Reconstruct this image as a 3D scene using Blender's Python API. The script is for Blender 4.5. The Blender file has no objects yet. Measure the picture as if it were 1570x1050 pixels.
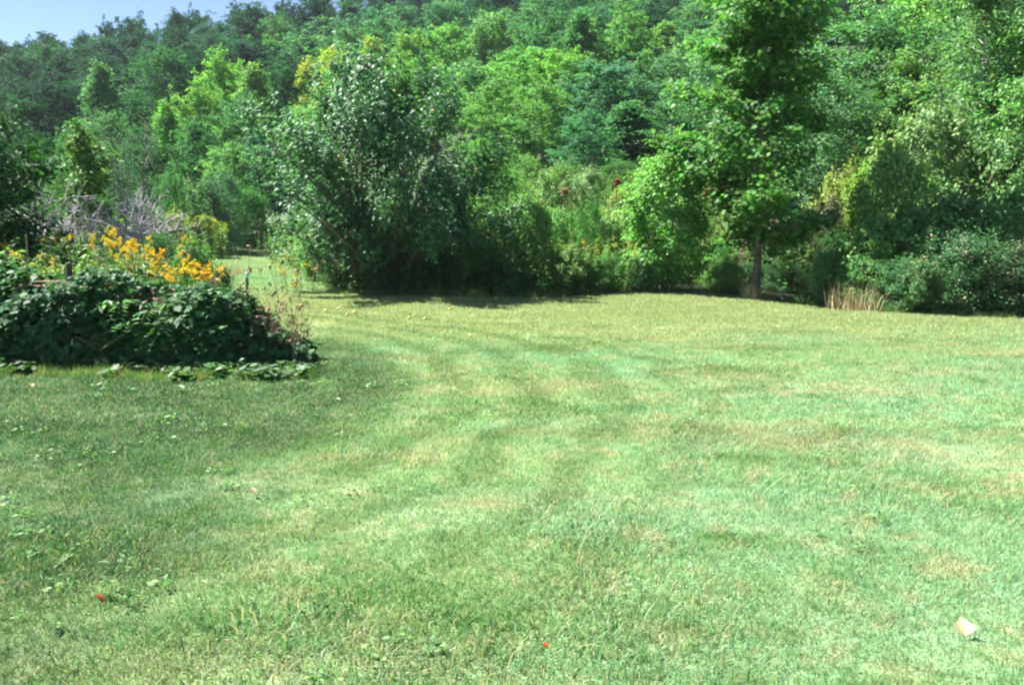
import bpy, math, random
import numpy as np
from mathutils import Vector, noise

# ------------------------------------------------------------------ camera, light, exposure
sc = bpy.context.scene
PW, PH, F = 1570.0, 1050.0, 1360.0          # photograph size and focal length in its pixels
CAM_H, PITCH = 1.6, math.radians(8.0)
cam_d = bpy.data.cameras.new('camera'); cam = bpy.data.objects.new('camera', cam_d)
sc.collection.objects.link(cam); sc.camera = cam
cam_d.sensor_width = 36.0; cam_d.lens = F / PW * 36.0
cam_d.clip_start = 0.05; cam_d.clip_end = 2000.0
cam.location = (0, 0, CAM_H); cam.rotation_euler = (math.radians(90) - PITCH, 0, 0)

SUN_EL = math.radians(52.0)
SUN_DIR = Vector((-0.86, 0.47, 0.0)).normalized() * math.cos(SUN_EL) + Vector((0, 0, math.sin(SUN_EL)))
w = bpy.data.worlds.new('World'); sc.world = w; w.use_nodes = True
nt = w.node_tree; nt.nodes.clear()
sky = nt.nodes.new('ShaderNodeTexSky'); sky.sky_type = 'NISHITA'; sky.sun_disc = False
sky.sun_elevation = SUN_EL
sky.sun_rotation = math.atan2(SUN_DIR.x, SUN_DIR.y)
sky.air_density = 0.52; sky.dust_density = 0.1; sky.ozone_density = 1.6; sky.altitude = 200
bg = nt.nodes.new('ShaderNodeBackground'); bg.inputs['Strength'].default_value = 0.05
wo = nt.nodes.new('ShaderNodeOutputWorld')
nt.links.new(sky.outputs[0], bg.inputs[0]); nt.links.new(bg.outputs[0], wo.inputs[0])
sun_d = bpy.data.lights.new('sun', 'SUN'); sun_d.energy = 5.0; sun_d.angle = math.radians(0.5)
sun_d.color = (1.0, 0.98, 0.93)
sun = bpy.data.objects.new('sun', sun_d); sc.collection.objects.link(sun)
sun.rotation_euler = SUN_DIR.to_track_quat('Z', 'Y').to_euler()
vs = sc.view_settings
sc.display_settings.display_device = 'sRGB'
vs.view_transform = 'Standard'; vs.look = 'None'; vs.gamma = 1.0; vs.use_curve_mapping = False
vs.exposure = 2.1
cy = sc.cycles
cy.max_bounces = 6; cy.diffuse_bounces = 3; cy.glossy_bounces = 1; cy.transmission_bounces = 3
cy.transparent_max_bounces = 4; cy.volume_bounces = 0
cy.caustics_reflective = False; cy.caustics_refractive = False
cy.pixel_filter_type = 'BLACKMAN_HARRIS'; cy.filter_width = 2.3
cy.use_denoising = True
cy.denoiser = 'OPENIMAGEDENOISE'
cy.denoising_input_passes = 'RGB_ALBEDO_NORMAL'
HAZE = 0.0002

C = sc.collection
R = np.random.RandomState

# ------------------------------------------------------------------ place geometry
def sstep(a, b, v):
    t = np.clip((np.asarray(v, float) - a) / (b - a), 0, 1); return t * t * (3 - 2 * t)

def ground_z(x, y):
    x = np.asarray(x, float); y = np.asarray(y, float)
    ang = x / np.maximum(y, 12.0)
    y0 = 34 - 13 * sstep(-0.32, 0.02, ang)                     # where the hill starts
    sl = 0.185 + 0.075 * sstep(-0.5, 0.5, ang)
    d = np.maximum(y - y0, 0)
    d = np.minimum(d, 128 - y0)
    rise = sl * (np.sqrt(d * d + 36) - 6)
    und = 0.035 * np.sin(x * 0.55 + 1.3) * np.sin(y * 0.4 + 0.5) + 0.02 * np.sin(x * 1.3) * np.cos(y * 0.9)
    und = und + 0.25 * sstep(26, 45, y) * np.sin(x * 0.21) * np.cos(y * 0.17)
    return rise + und * sstep(2, 5, y)
def gz(x, y): return float(ground_z(x, y))

def px_x(px, y, z=1.0):
    dep = y * math.cos(PITCH) - (z - CAM_H) * math.sin(PITCH)
    return (px - PW / 2) / F * dep
def z_at(py, y):                                              # height that shows at row py at distance y
    a = math.atan((PH / 2 - py) / F) - PITCH
    return CAM_H + y * math.tan(a)
def on_ground(px, py):
    a = math.atan((PH / 2 - py) / F) - PITCH
    lo = 1.0
    for k in range(1, 4000):
        y = 1.0 + k * 0.03
        z = CAM_H + y * math.tan(a)
        x = px_x(px, y, z)
        if gz(x, y) >= z: return x, y
    return px_x(px, 60), 60.0

# ------------------------------------------------------------------ object helpers
def link(o): C.objects.link(o); return o
def mesh_from(name, V, faces, mat, smooth=False):
    """faces: list of int arrays (n,k)"""
    me = bpy.data.meshes.new(name)
    V = np.ascontiguousarray(V, dtype=np.float32)
    me.vertices.add(len(V)); me.vertices.foreach_set('co', V.ravel())
    lv = np.concatenate([f.ravel() for f in faces]).astype(np.int32)
    tot = np.concatenate([np.full(len(f), f.shape[1]) for f in faces]).astype(np.int32)
    st = np.concatenate([[0], np.cumsum(tot)[:-1]]).astype(np.int32)
    me.loops.add(len(lv)); me.loops.foreach_set('vertex_index', lv)
    me.polygons.add(len(tot)); me.polygons.foreach_set('loop_start', st)
    try: me.polygons.foreach_set('loop_total', tot)
    except Exception: pass
    if smooth: me.polygons.foreach_set('use_smooth', np.ones(len(tot), dtype=bool))
    me.update(calc_edges=True)
    me.materials.append(mat)
    return me
def obj(name, me, parent=None, color=None, lnk=True):
    o = bpy.data.objects.new(name, me)
    if lnk: link(o)
    if parent: o.parent = parent
    if color: o.color = (*color, 1)
    return o
def thing(name, label, cat, loc=(0, 0, 0), rotz=0, group=None, scale=(1, 1, 1)):
    o = link(bpy.data.objects.new(name, None)); o.empty_display_size = 0.2
    o.location = loc; o.rotation_euler = (0, 0, rotz); o.scale = scale
    o['label'] = label; o['category'] = cat
    if group: o['group'] = group
    return o
def tag(o, label=None, cat=None, group=None, kind=None):
    if label: o['label'] = label
    if cat: o['category'] = cat
    if group: o['group'] = group
    if kind: o['kind'] = kind
    return o

# ------------------------------------------------------------------ materials
def new_mat(name):
    m = bpy.data.materials.new(name); m.use_nodes = True; m.node_tree.nodes.clear()
    return m, m.node_tree
def N(t, typ, **kw):
    n = t.nodes.new(typ)
    for k, v in kw.items():
        if k == 'inp':
            for a, b in v.items(): n.inputs[a].default_value = b
        else: setattr(n, k, v)
    return n
def mixc(t, fac, a, b, mode='MIX'):
    n = N(t, 'ShaderNodeMix', data_type='RGBA', blend_type=mode)
    for s, v in ((0, fac), (6, a), (7, b)):
        if isinstance(v, bpy.types.NodeSocket): t.links.new(v, n.inputs[s])
        else: n.inputs[s].default_value = v if s == 0 else (*v, 1)
    return n.outputs[2]
def math_(t, op, a, b=None):
    n = N(t, 'ShaderNodeMath', operation=op)
    for i, v in enumerate((a, b)):
        if v is None: continue
        if isinstance(v, bpy.types.NodeSocket): t.links.new(v, n.inputs[i])
        else: n.inputs[i].default_value = v
    return n.outputs[0]

def leaf_mat(name, rough=0.5, spec=0.35, trans=0.35, vary=0.35, warm=(1.4, 1.22, 0.5), odd=None, odd_share=0.0, fixed=None):
    m, t = new_mat(name)
    oi = N(t, 'ShaderNodeRGB') if fixed else N(t, 'ShaderNodeObjectInfo')
    if fixed: oi.outputs[0].default_value = (*fixed, 1)
    geo = N(t, 'ShaderNodeNewGeometry')
    hsv = N(t, 'ShaderNodeHueSaturation')
    rnd = geo.outputs['Random Per Island']
    t.links.new(oi.outputs['Color'], hsv.inputs['Color'])
    t.links.new(math_(t, 'ADD', math_(t, 'MULTIPLY', rnd, -0.07), 0.541), hsv.inputs['Hue'])
    r2 = math_(t, 'FRACT', math_(t, 'MULTIPLY', rnd, 17.31))
    t.links.new(math_(t, 'ADD', math_(t, 'MULTIPLY', r2, 2 * vary), 1 - vary), hsv.inputs['Value'])
    col = hsv.outputs[0]
    # broad, uneven warmth through the crown: some boughs are yellower
    tc = N(t, 'ShaderNodeTexCoord')
    nz = N(t, 'ShaderNodeTexNoise', inp={'Scale': 0.8, 'Detail': 2.0})
    t.links.new(tc.outputs['Object'], nz.inputs['Vector'])
    mr = N(t, 'ShaderNodeMapRange', inp={'From Min': 0.42, 'From Max': 0.7, 'To Max': 0.5})
    t.links.new(nz.outputs[0], mr.inputs[0])
    wcol = mixc(t, 1.0, col, warm, 'MULTIPLY')
    col = mixc(t, mr.outputs[0], col, wcol)
    if odd:
        r3 = math_(t, 'FRACT', math_(t, 'MULTIPLY', rnd, 53.7))
        col = mixc(t, math_(t, 'LESS_THAN', r3, odd_share), col, odd)
    p = N(t, 'ShaderNodeBsdfPrincipled', inp={'Roughness': rough, 'Specular IOR Level': spec})
    t.links.new(col, p.inputs['Base Color'])
    tr = N(t, 'ShaderNodeBsdfTranslucent')
    t.links.new(mixc(t, 1.0, col, (1.4, 1.75, 0.9), 'MULTIPLY'), tr.inputs['Color'])
    ms = N(t, 'ShaderNodeMixShader', inp={0: trans})
    t.links.new(p.outputs[0], ms.inputs[1]); t.links.new(tr.outputs[0], ms.inputs[2])
    o = N(t, 'ShaderNodeOutputMaterial'); t.links.new(ms.outputs[0], o.inputs[0])
    return m

def weed_mat(col): return leaf_mat('weed_leaf', rough=0.55, spec=0.3, trans=0.35, vary=0.4, odd=(0.22, 0.16, 0.06), odd_share=0.06, fixed=col)
def plain_mat(name, c1, c2, scale=6.0, rough=0.85, detail=4.0, bump=0.3, use_obj=False):
    m, t = new_mat(name)
    tc = N(t, 'ShaderNodeTexCoord'); nz = N(t, 'ShaderNodeTexNoise', inp={'Scale': scale, 'Detail': detail})
    t.links.new(tc.outputs['Object'], nz.inputs['Vector'])
    col = mixc(t, nz.outputs[0], c1, c2)
    if use_obj:
        oi = N(t, 'ShaderNodeObjectInfo'); col = mixc(t, 1.0, col, oi.outputs['Color'], 'MULTIPLY')
    p = N(t, 'ShaderNodeBsdfPrincipled', inp={'Roughness': rough, 'Specular IOR Level': 0.25})
    t.links.new(col, p.inputs['Base Color'])
    if bump:
        b = N(t, 'ShaderNodeBump', inp={'Strength': bump, 'Distance': 0.01})
        t.links.new(nz.outputs[0], b.inputs['Height']); t.links.new(b.outputs[0], p.inputs['Normal'])
    o = N(t, 'ShaderNodeOutputMaterial'); t.links.new(p.outputs[0], o.inputs[0])
    return m

def lawn_colour(t):
    """turf colour by place: lusher and bluer bands, straw-dry patches, wheel tracks of the mower"""
    geo = N(t, 'ShaderNodeNewGeometry'); pos = geo.outputs['Position']
    def noise_at(scale, detail=3.0, sx=1.0, sy=1.0, off=0.0, dist=0.0):
        mp = N(t, 'ShaderNodeMapping'); mp.inputs['Scale'].default_value = (sx, sy, 1)
        mp.inputs['Location'].default_value = (off, off * 1.7, 0)
        t.links.new(pos, mp.inputs[0])
        nz = N(t, 'ShaderNodeTexNoise', inp={'Scale': scale, 'Detail': detail, 'Roughness': 0.6, 'Distortion': dist})
        t.links.new(mp.outputs[0], nz.inputs['Vector']); return nz.outputs[0]
    def ramp(v, a, b):
        mr = N(t, 'ShaderNodeMapRange', interpolation_type='SMOOTHSTEP', inp={'From Min': a, 'From Max': b}); t.links.new(v, mr.inputs[0]); return mr.outputs[0]
    sep = N(t, 'ShaderNodeSeparateXYZ'); t.links.new(pos, sep.inputs[0])
    X, Y = sep.outputs[0], sep.outputs[1]
    green = (0.220, 0.350, 0.165); cyan = (0.198, 0.366, 0.212); lush = (0.095, 0.215, 0.065)
    straw = (0.42, 0.365, 0.235); yell = (0.285, 0.320, 0.145)
    c = mixc(t, ramp(noise_at(0.55, 4, 0.6, 1.0, 3.1), 0.40, 0.62), green, cyan)
    c = mixc(t, ramp(noise_at(0.9, 5, 0.8, 1.3, 11.0, 0.6), 0.50, 0.68), c, lush)
    # dry patches
    c = mixc(t, math_(t, 'MULTIPLY', ramp(noise_at(0.75, 6, 0.55, 1.2, 33.0, 0.8), 0.48, 0.70), 0.58), c, straw)
    c = mixc(t, math_(t, 'MULTIPLY', ramp(noise_at(3.5, 4, 1, 1, 5.0, 0.5), 0.50, 0.66), 0.62), c, straw)
    c = mixc(t, math_(t, 'MULTIPLY', ramp(noise_at(2.6, 4, 1, 1, 41.0, 0.4), 0.54, 0.70), 0.55), c, lush)
    # towards the tree line the turf is yellower
    back = ramp(math_(t, 'ADD', Y, math_(t, 'MULTIPLY', noise_at(0.5, 2, 1, 1, 8.0), 3.0)), 11.5, 15.5)
    c = mixc(t, math_(t, 'MULTIPLY', math_(t, 'MULTIPLY', back, math_(t, 'SUBTRACT', 1.0, ramp(Y, 17.5, 21.0))), 0.75), c, yell)
    c = mixc(t, math_(t, 'MULTIPLY', math_(t, 'SUBTRACT', 1.0, ramp(math_(t, 'ADD', Y, math_(t, 'MULTIPLY', noise_at(0.9, 4, 1, 1, 61.0), 4.0)), 4.5, 7.5)), 0.52), c, lush)
    # mower tracks bending round the hedge into the gap, the turf inside the bend lusher
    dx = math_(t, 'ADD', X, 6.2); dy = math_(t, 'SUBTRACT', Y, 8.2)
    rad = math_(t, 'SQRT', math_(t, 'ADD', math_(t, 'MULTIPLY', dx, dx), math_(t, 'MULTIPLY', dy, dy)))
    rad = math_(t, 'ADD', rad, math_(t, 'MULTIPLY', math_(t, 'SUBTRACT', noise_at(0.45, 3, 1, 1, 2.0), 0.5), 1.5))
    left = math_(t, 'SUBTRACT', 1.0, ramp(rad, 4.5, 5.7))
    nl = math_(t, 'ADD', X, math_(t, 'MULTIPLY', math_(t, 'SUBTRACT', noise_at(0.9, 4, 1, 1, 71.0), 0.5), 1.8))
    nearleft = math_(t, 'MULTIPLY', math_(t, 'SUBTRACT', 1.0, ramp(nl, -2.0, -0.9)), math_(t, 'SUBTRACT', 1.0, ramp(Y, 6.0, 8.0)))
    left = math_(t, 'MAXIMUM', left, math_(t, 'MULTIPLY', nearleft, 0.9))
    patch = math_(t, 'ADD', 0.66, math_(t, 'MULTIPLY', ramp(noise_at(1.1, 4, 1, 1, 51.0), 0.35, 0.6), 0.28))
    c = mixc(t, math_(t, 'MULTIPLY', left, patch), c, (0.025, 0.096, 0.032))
    wv = math_(t, 'SINE', math_(t, 'MULTIPLY', rad, 9.0))
    band = math_(t, 'MULTIPLY', math_(t, 'SUBTRACT', 1.0, ramp(rad, 7.0, 9.0)), ramp(rad, 3.2, 4.6))
    c = mixc(t, math_(t, 'MULTIPLY', math_(t, 'MULTIPLY', ramp(wv, -0.3, 0.8), band), 0.45), c, (0.075, 0.175, 0.050))
    return c, geo

def grass_mat():
    m, t = new_mat('turf_blades')
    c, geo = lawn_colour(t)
    rnd = geo.outputs['Random Per Island']
    hsv = N(t, 'ShaderNodeHueSaturation'); t.links.new(c, hsv.inputs['Color'])
    t.links.new(math_(t, 'ADD', math_(t, 'MULTIPLY', rnd, 0.04), 0.48), hsv.inputs['Hue'])
    r2 = math_(t, 'FRACT', math_(t, 'MULTIPLY', rnd, 23.7))
    t.links.new(math_(t, 'ADD', math_(t, 'MULTIPLY', r2, 0.8), 0.65), hsv.inputs['Value'])
    r3 = math_(t, 'FRACT', math_(t, 'MULTIPLY', rnd, 71.3))
    col = mixc(t, math_(t, 'LESS_THAN', r3, 0.13), hsv.outputs[0], (0.36, 0.32, 0.18))
    p = N(t, 'ShaderNodeBsdfPrincipled', inp={'Roughness': 0.5, 'Specular IOR Level': 0.25})
    t.links.new(col, p.inputs['Base Color'])
    tr = N(t, 'ShaderNodeBsdfTranslucent'); t.links.new(mixc(t, 1.0, col, (1.15, 1.3, 0.8), 'MULTIPLY'), tr.inputs['Color'])
    ms = N(t, 'ShaderNodeMixShader', inp={0: 0.38}); t.links.new(p.outputs[0], ms.inputs[1]); t.links.new(tr.outputs[0], ms.inputs[2])
    o = N(t, 'ShaderNodeOutputMaterial'); t.links.new(ms.outputs[0], o.inputs[0])
    return m
def soil_mat():
    m, t = new_mat('turf_thatch')
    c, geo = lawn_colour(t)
    nz = N(t, 'ShaderNodeTexNoise', inp={'Scale': 60.0, 'Detail': 4.0}); t.links.new(geo.outputs['Position'], nz.inputs['Vector'])
    c = mixc(t, math_(t, 'MULTIPLY', nz.outputs[0], 0.7), c, (0.16, 0.14, 0.07))
    p = N(t, 'ShaderNodeBsdfPrincipled', inp={'Roughness': 0.95, 'Specular IOR Level': 0.1}); t.links.new(c, p.inputs['Base Color'])
    b = N(t, 'ShaderNodeBump', inp={'Strength': 0.6, 'Distance': 0.02}); t.links.new(nz.outputs[0], b.inputs['Height']); t.links.new(b.outputs[0], p.inputs['Normal'])
    o = N(t, 'ShaderNodeOutputMaterial'); t.links.new(p.outputs[0], o.inputs[0])
    return m

M_LEAF = leaf_mat('forest_leaf', rough=0.7, spec=0.06)
M_GLOSSY = leaf_mat('glossy_leaf', rough=0.6, spec=0.13, trans=0.22, vary=0.45)
M_APPLELEAF = leaf_mat('apple_leaf', rough=0.55, spec=0.2, trans=0.28, vary=0.45, odd=(0.14, 0.25, 0.14), odd_share=0.12)
M_MAPLE = leaf_mat('maple_leaf', rough=0.55, spec=0.18, trans=0.38, vary=0.4)
M_SILVER = leaf_mat('pale_underside_leaf', rough=0.6, spec=0.15, trans=0.25, vary=0.4, odd=(0.19, 0.31, 0.13), odd_share=0.25)
M_PINKISH = leaf_mat('leaf_with_cream_seed', rough=0.6, spec=0.15, trans=0.25, vary=0.4, warm=(1.3, 1.1, 0.7), odd=(0.42, 0.33, 0.22), odd_share=0.09)
M_WEED = leaf_mat('weed_leaf', rough=0.55, spec=0.3, trans=0.35, vary=0.4, odd=(0.22, 0.16, 0.06), odd_share=0.06)
M_FLOWER = leaf_mat('goldenrod_bloom', rough=0.7, spec=0.1, trans=0.3, vary=0.25, warm=(1.1, 0.8, 0.5))
M_BARK = plain_mat('bark', (0.09, 0.075, 0.06), (0.20, 0.18, 0.155), scale=9, bump=0.5)
M_PALEBARK = plain_mat('pale_bark', (0.22, 0.22, 0.22), (0.42, 0.42, 0.42), scale=7)
M_DEAD = plain_mat('dead_wood', (0.34, 0.31, 0.33), (0.55, 0.51, 0.53), scale=8)
M_STEM = plain_mat('stem', (0.10, 0.14, 0.05), (0.22, 0.20, 0.09), scale=12, bump=0)
M_BROWN = plain_mat('dry_brown', (0.20, 0.125, 0.08), (0.36, 0.25, 0.165), scale=20, bump=0)
M_TAN = plain_mat('dry_tan', (0.42, 0.32, 0.17), (0.62, 0.50, 0.30), scale=20, bump=0)
M_APPLE = plain_mat('apple_skin', (0.55, 0.50, 0.10), (0.70, 0.36, 0.14), scale=14, rough=0.35, bump=0)
M_POST = plain_mat('weathered_post', (0.045, 0.035, 0.03), (0.11, 0.09, 0.075), scale=15)
M_METAL = plain_mat('painted_post', (0.03, 0.06, 0.045), (0.06, 0.09, 0.07), scale=10, rough=0.5)
M_CAP = plain_mat('pale_cap', (0.40, 0.55, 0.52), (0.55, 0.68, 0.64), scale=10, rough=0.5)
M_WHITE = plain_mat('white_petal', (0.7, 0.72, 0.65), (0.85, 0.85, 0.8), scale=10, bump=0)
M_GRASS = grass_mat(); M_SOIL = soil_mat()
M_LITTER = plain_mat('leaf_litter', (0.025, 0.03, 0.015), (0.07, 0.06, 0.03), scale=5, detail=8)
M_HILL = plain_mat('woodland_floor', (0.025, 0.05, 0.018), (0.06, 0.085, 0.03), scale=0.9, detail=8)
M_FALLEN = plain_mat('fallen_leaf_skin', (0.8, 0.8, 0.8), (1, 1, 1), scale=25, rough=0.5, bump=0.1, use_obj=True)

# ------------------------------------------------------------------ foliage geometry
def unit(v): return v / np.maximum(np.linalg.norm(v, axis=-1, keepdims=True), 1e-9)
T_OVAL = (np.array([[0, -.5, 0], [.30, -.12, .05], [.24, .24, .05], [0, .52, -.04], [-.24, .24, .05], [-.30, -.12, .05]]), [[0, 1, 2, 3], [0, 3, 4, 5]])
T_QUAD = (np.array([[0, -.5, 0], [.36, .02, .08], [0, .5, -.03], [-.36, .02, .08]]), [[0, 1, 2, 3]])
T_LANCE = (np.array([[0, -.5, 0], [.12, -.05, .03], [0, .5, -.10], [-.12, -.05, .03]]), [[0, 1, 2, 3]])
T_NARROW = (np.array([[0, -.5, 0], [.17, -.05, .04], [0, .5, -.08], [-.17, -.05, .04]]), [[0, 1, 2, 3]])
_ml = [[0, -.38], [.14, -.30], [.40, -.34], [.30, -.12], [.52, .08], [.24, .10], [.22, .28], [0, .56]]
_mv = [[x, y, .10 * abs(x)] for x, y in _ml] + [[-x, y, .10 * abs(x)] for x, y in _ml[1:-1]]
T_MAPLE = (np.array(_mv), [[0, 1, 2, 3], [0, 3, 4, 5], [0, 5, 6, 7], [0, 9, 8, 13][0:0] or [0, 10, 9, 8], [0, 12, 11, 10], [0, 7, 13, 12]])
def leaves(P, Nn, D, S, T, rng=None):
    """one leaf per row: position, normal, length direction, size"""
    tv, tf = T
    D = unit(D - Nn * np.sum(D * Nn, 1, keepdims=True)); U = np.cross(D, Nn)
    S = S[:, None, None]
    V = P[:, None, :] + S * (tv[None, :, 0:1] * U[:, None, :] + tv[None, :, 1:2] * D[:, None, :] + tv[None, :, 2:3] * Nn[:, None, :])
    k = len(tv); off = (np.arange(len(P)) * k)[:, None, None]
    Fc = (np.array(tf)[None] + off).reshape(-1, len(tf[0]))
    return V.reshape(-1, 3), Fc
class Acc:
    def __init__(s): s.V = []; s.F = []; s.n = 0
    def add(s, V, F): s.V.append(np.asarray(V)); s.F.append(np.asarray(F) + s.n); s.n += len(V)
    def mesh(s, name, mat, smooth=False):
        by = {}
        for f in s.F: by.setdefault(f.shape[1], []).append(f)
        return mesh_from(name, np.concatenate(s.V), [np.concatenate(v) for v in by.values()], mat, smooth)
def tube(acc, pts, rad, n=5):
    pts = np.asarray(pts, float); m = len(pts)
    tan = unit(np.gradient(pts, axis=0)); ref = np.array([0.31, 0.17, 0.93]) if abs(tan[0][2]) < 0.8 else np.array([1., .1, 0])
    u = unit(np.cross(tan, ref)); v = np.cross(tan, u)
    a = np.arange(n) * 2 * math.pi / n
    ring = pts[:, None] + np.asarray(rad, float)[:, None, None] * (np.cos(a)[None, :, None] * u[:, None] + np.sin(a)[None, :, None] * v[:, None])
    i = np.arange(m - 1)[:, None]; j = np.arange(n)[None]
    F = np.stack([i * n + j, i * n + (j + 1) % n, (i + 1) * n + (j + 1) % n, (i + 1) * n + j], -1).reshape(-1, 4)
    acc.add(ring.reshape(-1, 3), F)
def bez(p0, p1, p2, m):
    t = np.linspace(0, 1, m)[:, None]; return (1 - t) ** 2 * p0 + 2 * t * (1 - t) * p1 + t * t * p2

def crown(seed, H, Rx, shape='oval', base=0.15, nspray=60, nleaf=9000, leaf=0.2, T=T_QUAD, mat=None, bark=None,
          rs=0.26, flat=0.45, clump=0.16, trunk_r=None, multi=1, attach=0.6, up=0.9, nanch=22, shoots=0.0, trunk_top=0.92, droop=0.2, shootlen=0.0, jit=0.18, inner=0.12, wood=True, spread=0.12):
    """a tree or shrub: stems, boughs and leaf sprays at the boughs' ends. returns (wood mesh, leaf mesh)"""
    rng = R(seed); A = Acc(); W = Acc()
    z0 = H * base
    # envelope radius at t in 0..1
    def env(t):
        if shape == 'oval': return np.clip(1 - np.abs(2 * t - 0.9) ** 2.8 * 0.72, 0.05, 1) ** 0.6
        if shape == 'dome': return np.sqrt(np.clip(1 - np.clip(t - 0.22, 0, 1) ** 2 / 0.61, 0.02, 1)) * (0.82 + 0.18 * np.clip(t / 0.22, 0, 1))
        if shape == 'cone': return np.clip((1 - t ** 1.6) ** 0.8 * (0.5 + 0.5 * np.clip(t / 0.18, 0, 1)), 0.06, 1)
        if shape == 'column': return np.clip(np.sqrt(np.clip(1 - (t) ** 3, 0, 1)) * (0.6 + 0.4 * np.clip(t / 0.15, 0, 1)), 0.1, 1)
        if shape == 'vase': return np.sqrt(np.clip(1 - (2 * np.clip(t, 0, 1) - 1.15) ** 2 * 0.72, 0.02, 1))
    k = np.arange(nspray) + 0.5
    t = (k / nspray); t = t[rng.permutation(nspray)] ** 0.9
    az = np.arange(nspray) * 2.39996 + rng.uniform(-.4, .4, nspray)
    lump = 1 + jit * np.array([noise.noise(Vector((math.cos(a) * 1.7 + seed, math.sin(a) * 1.7, tt * 3.2))) * 2 for a, tt in zip(az, t)]) + rng.uniform(-jit, jit * .6, nspray)
    e = env(t) * Rx * lump
    fill = rng.rand(nspray) < 0.18; e[fill] *= rng.uniform(0.4, 0.8, fill.sum())
    rr = max(0.05, rs * Rx)
    tipz = z0 + t * (H - z0) * (1 - 0.02) + rng.uniform(-.03, .03, nspray) * H
    tips = np.stack([np.cos(az) * e * 0.86, np.sin(az) * e * 0.86, tipz], 1)
    stems = []
    tr = trunk_r or H * 0.014
    for s in range(multi):
        if multi == 1:
            p = np.array([[0, 0, -0.12], [rng.uniform(-.02, .02) * H, rng.uniform(-.02, .02) * H, H * 0.35], [rng.uniform(-.03, .03) * H, rng.uniform(-.03, .03) * H, H * 0.65], [0, 0, H * trunk_top]])
        else:
            a = s * 2 * math.pi / multi + rng.uniform(-.4, .4); q = rng.uniform(.25, .6) * Rx
            b = spread * Rx
            p = np.array([[math.cos(a) * b, math.sin(a) * b, -0.12], [math.cos(a) * (b + q * .35), math.sin(a) * (b + q * .35), H * 0.3], [math.cos(a) * (b + q * .75), math.sin(a) * (b + q * .75), H * 0.58], [math.cos(a) * (b + q), math.sin(a) * (b + q), H * rng.uniform(.7, .9)]])
        tt = np.linspace(0, 1, 9); P = np.stack([np.interp(tt, [0, .35, .68, 1], p[:, c]) for c in range(3)], 1)
        P[1:-1] += rng.normal(0, .008 * H, (7, 3)) * [1, 1, .2]
        rads = tr * (1 - tt * 0.9); rads[0] *= 1.25
        tube(W, P, rads, 7 if multi == 1 else 5); stems.append(P)
    na = nanch; anc = []; anw = []
    for i in range(nspray):
        st = stems[i % len(stems)] if multi > 1 else stems[0]
        if multi > 1:
            st = min(stems, key=lambda q: np.linalg.norm(q[5][:2] - tips[i][:2] * 0.6) + rng.uniform(0, .2 * Rx))
        hr = math.hypot(*(tips[i][:2]))
        za = max(H * (0.08 if multi == 1 else 0.05), min(tips[i][2] - attach * hr, st[-1][2] * 0.98))
        if base > 0.1 and multi == 1: za = max(za, z0 * 0.85)
        p0 = np.array([np.interp(za, st[:, 2], st[:, c]) for c in range(3)])
        mid = (p0 + tips[i]) / 2 + np.array([0, 0, 0.12 * hr]) + rng.normal(0, .04 * Rx, 3)
        B = bez(p0, mid, tips[i], 6)
        L = np.linalg.norm(tips[i] - p0)
        if wood: tube(W, B, np.linspace(max(.006, min(tr * .5, L * .014)), .004, 6), 4)
        u = rng.beta(2.2, 1.0, na) * 0.85 + 0.2
        u = np.clip(u, 0.0, 1.08)
        base_p = np.stack([np.interp(u, np.linspace(0, 1, 6), B[:, c]) for c in range(3)], 1)
        d = unit((tips[i] - p0)[None])[0]; side = unit(np.cross(d, [0, 0, 1.])[None])[0]
        wid = rr * (1.15 - 0.55 * np.clip(u, 0, 1))
        ls = rng.normal(0, .55, na) * wid
        vv = rng.normal(0, .5, na) * wid * flat - droop * np.abs(ls)
        q = base_p + side * ls[:, None] + np.array([0, 0, 1.]) * vv[:, None] + d * (rng.normal(0, .3, na) * rr)[:, None]
        if shoots: q[:, 2] += rng.exponential(shoots, na) * (rng.rand(na) < .5)
        anc.append(q); anw.append(np.full(na, 1.0))
        if wood and i % 2 == 0:
            for j in range(3): tube(W, [base_p[j], (base_p[j] + q[j]) / 2 + rng.normal(0, .02, 3), q[j]], [.008, .006, .003], 3)
    anc = np.concatenate(anc); anc[:, 2] = np.maximum(anc[:, 2], 0.05)
    nin = int(nleaf * inner)
    idx = rng.randint(0, len(anc), nleaf)
    P = anc[idx] + rng.normal(0, 1, (nleaf, 3)) * clump * [1, 1, 0.7]
    if shootlen: P[:, 2] += rng.rand(nleaf) ** 1.2 * shootlen * (0.5 + rng.rand(len(anc))[idx])
    if nin:
        j = rng.randint(0, len(anc), nin); P[:nin] = anc[j] * [0.55, 0.55, 1] + rng.normal(0, .12 * Rx, (nin, 3)) - [0, 0, .04 * H]
    P[:, 2] = np.maximum(P[:, 2], 0.03 + rng.rand(nleaf) * 0.05)
    out = unit(P * [1, 1, 0] + 1e-6)
    Nn = unit(np.array([0, 0, up]) + out * 0.45 + rng.normal(0, .5, (nleaf, 3)))
    D = unit(out + np.array([0, 0, -0.5]) + rng.normal(0, .7, (nleaf, 3)))
    S = leaf * rng.uniform(.65, 1.3, nleaf)
    A.add(*leaves(P, Nn, D, S, T))
    return W.mesh('wood', bark or M_BARK, True), A.mesh('leaves', mat or M_LEAF)

def plant(name, label, cat, protos, loc, color, rotz=0, scale=(1, 1, 1), group=None, woodname='trunk'):
    r = thing(name, label, cat, loc, rotz, group, scale)
    obj(woodname, protos[0], r); obj('crown' if cat == 'tree' else 'foliage', protos[1], r, color)
    return r

rg = R(11)
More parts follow.
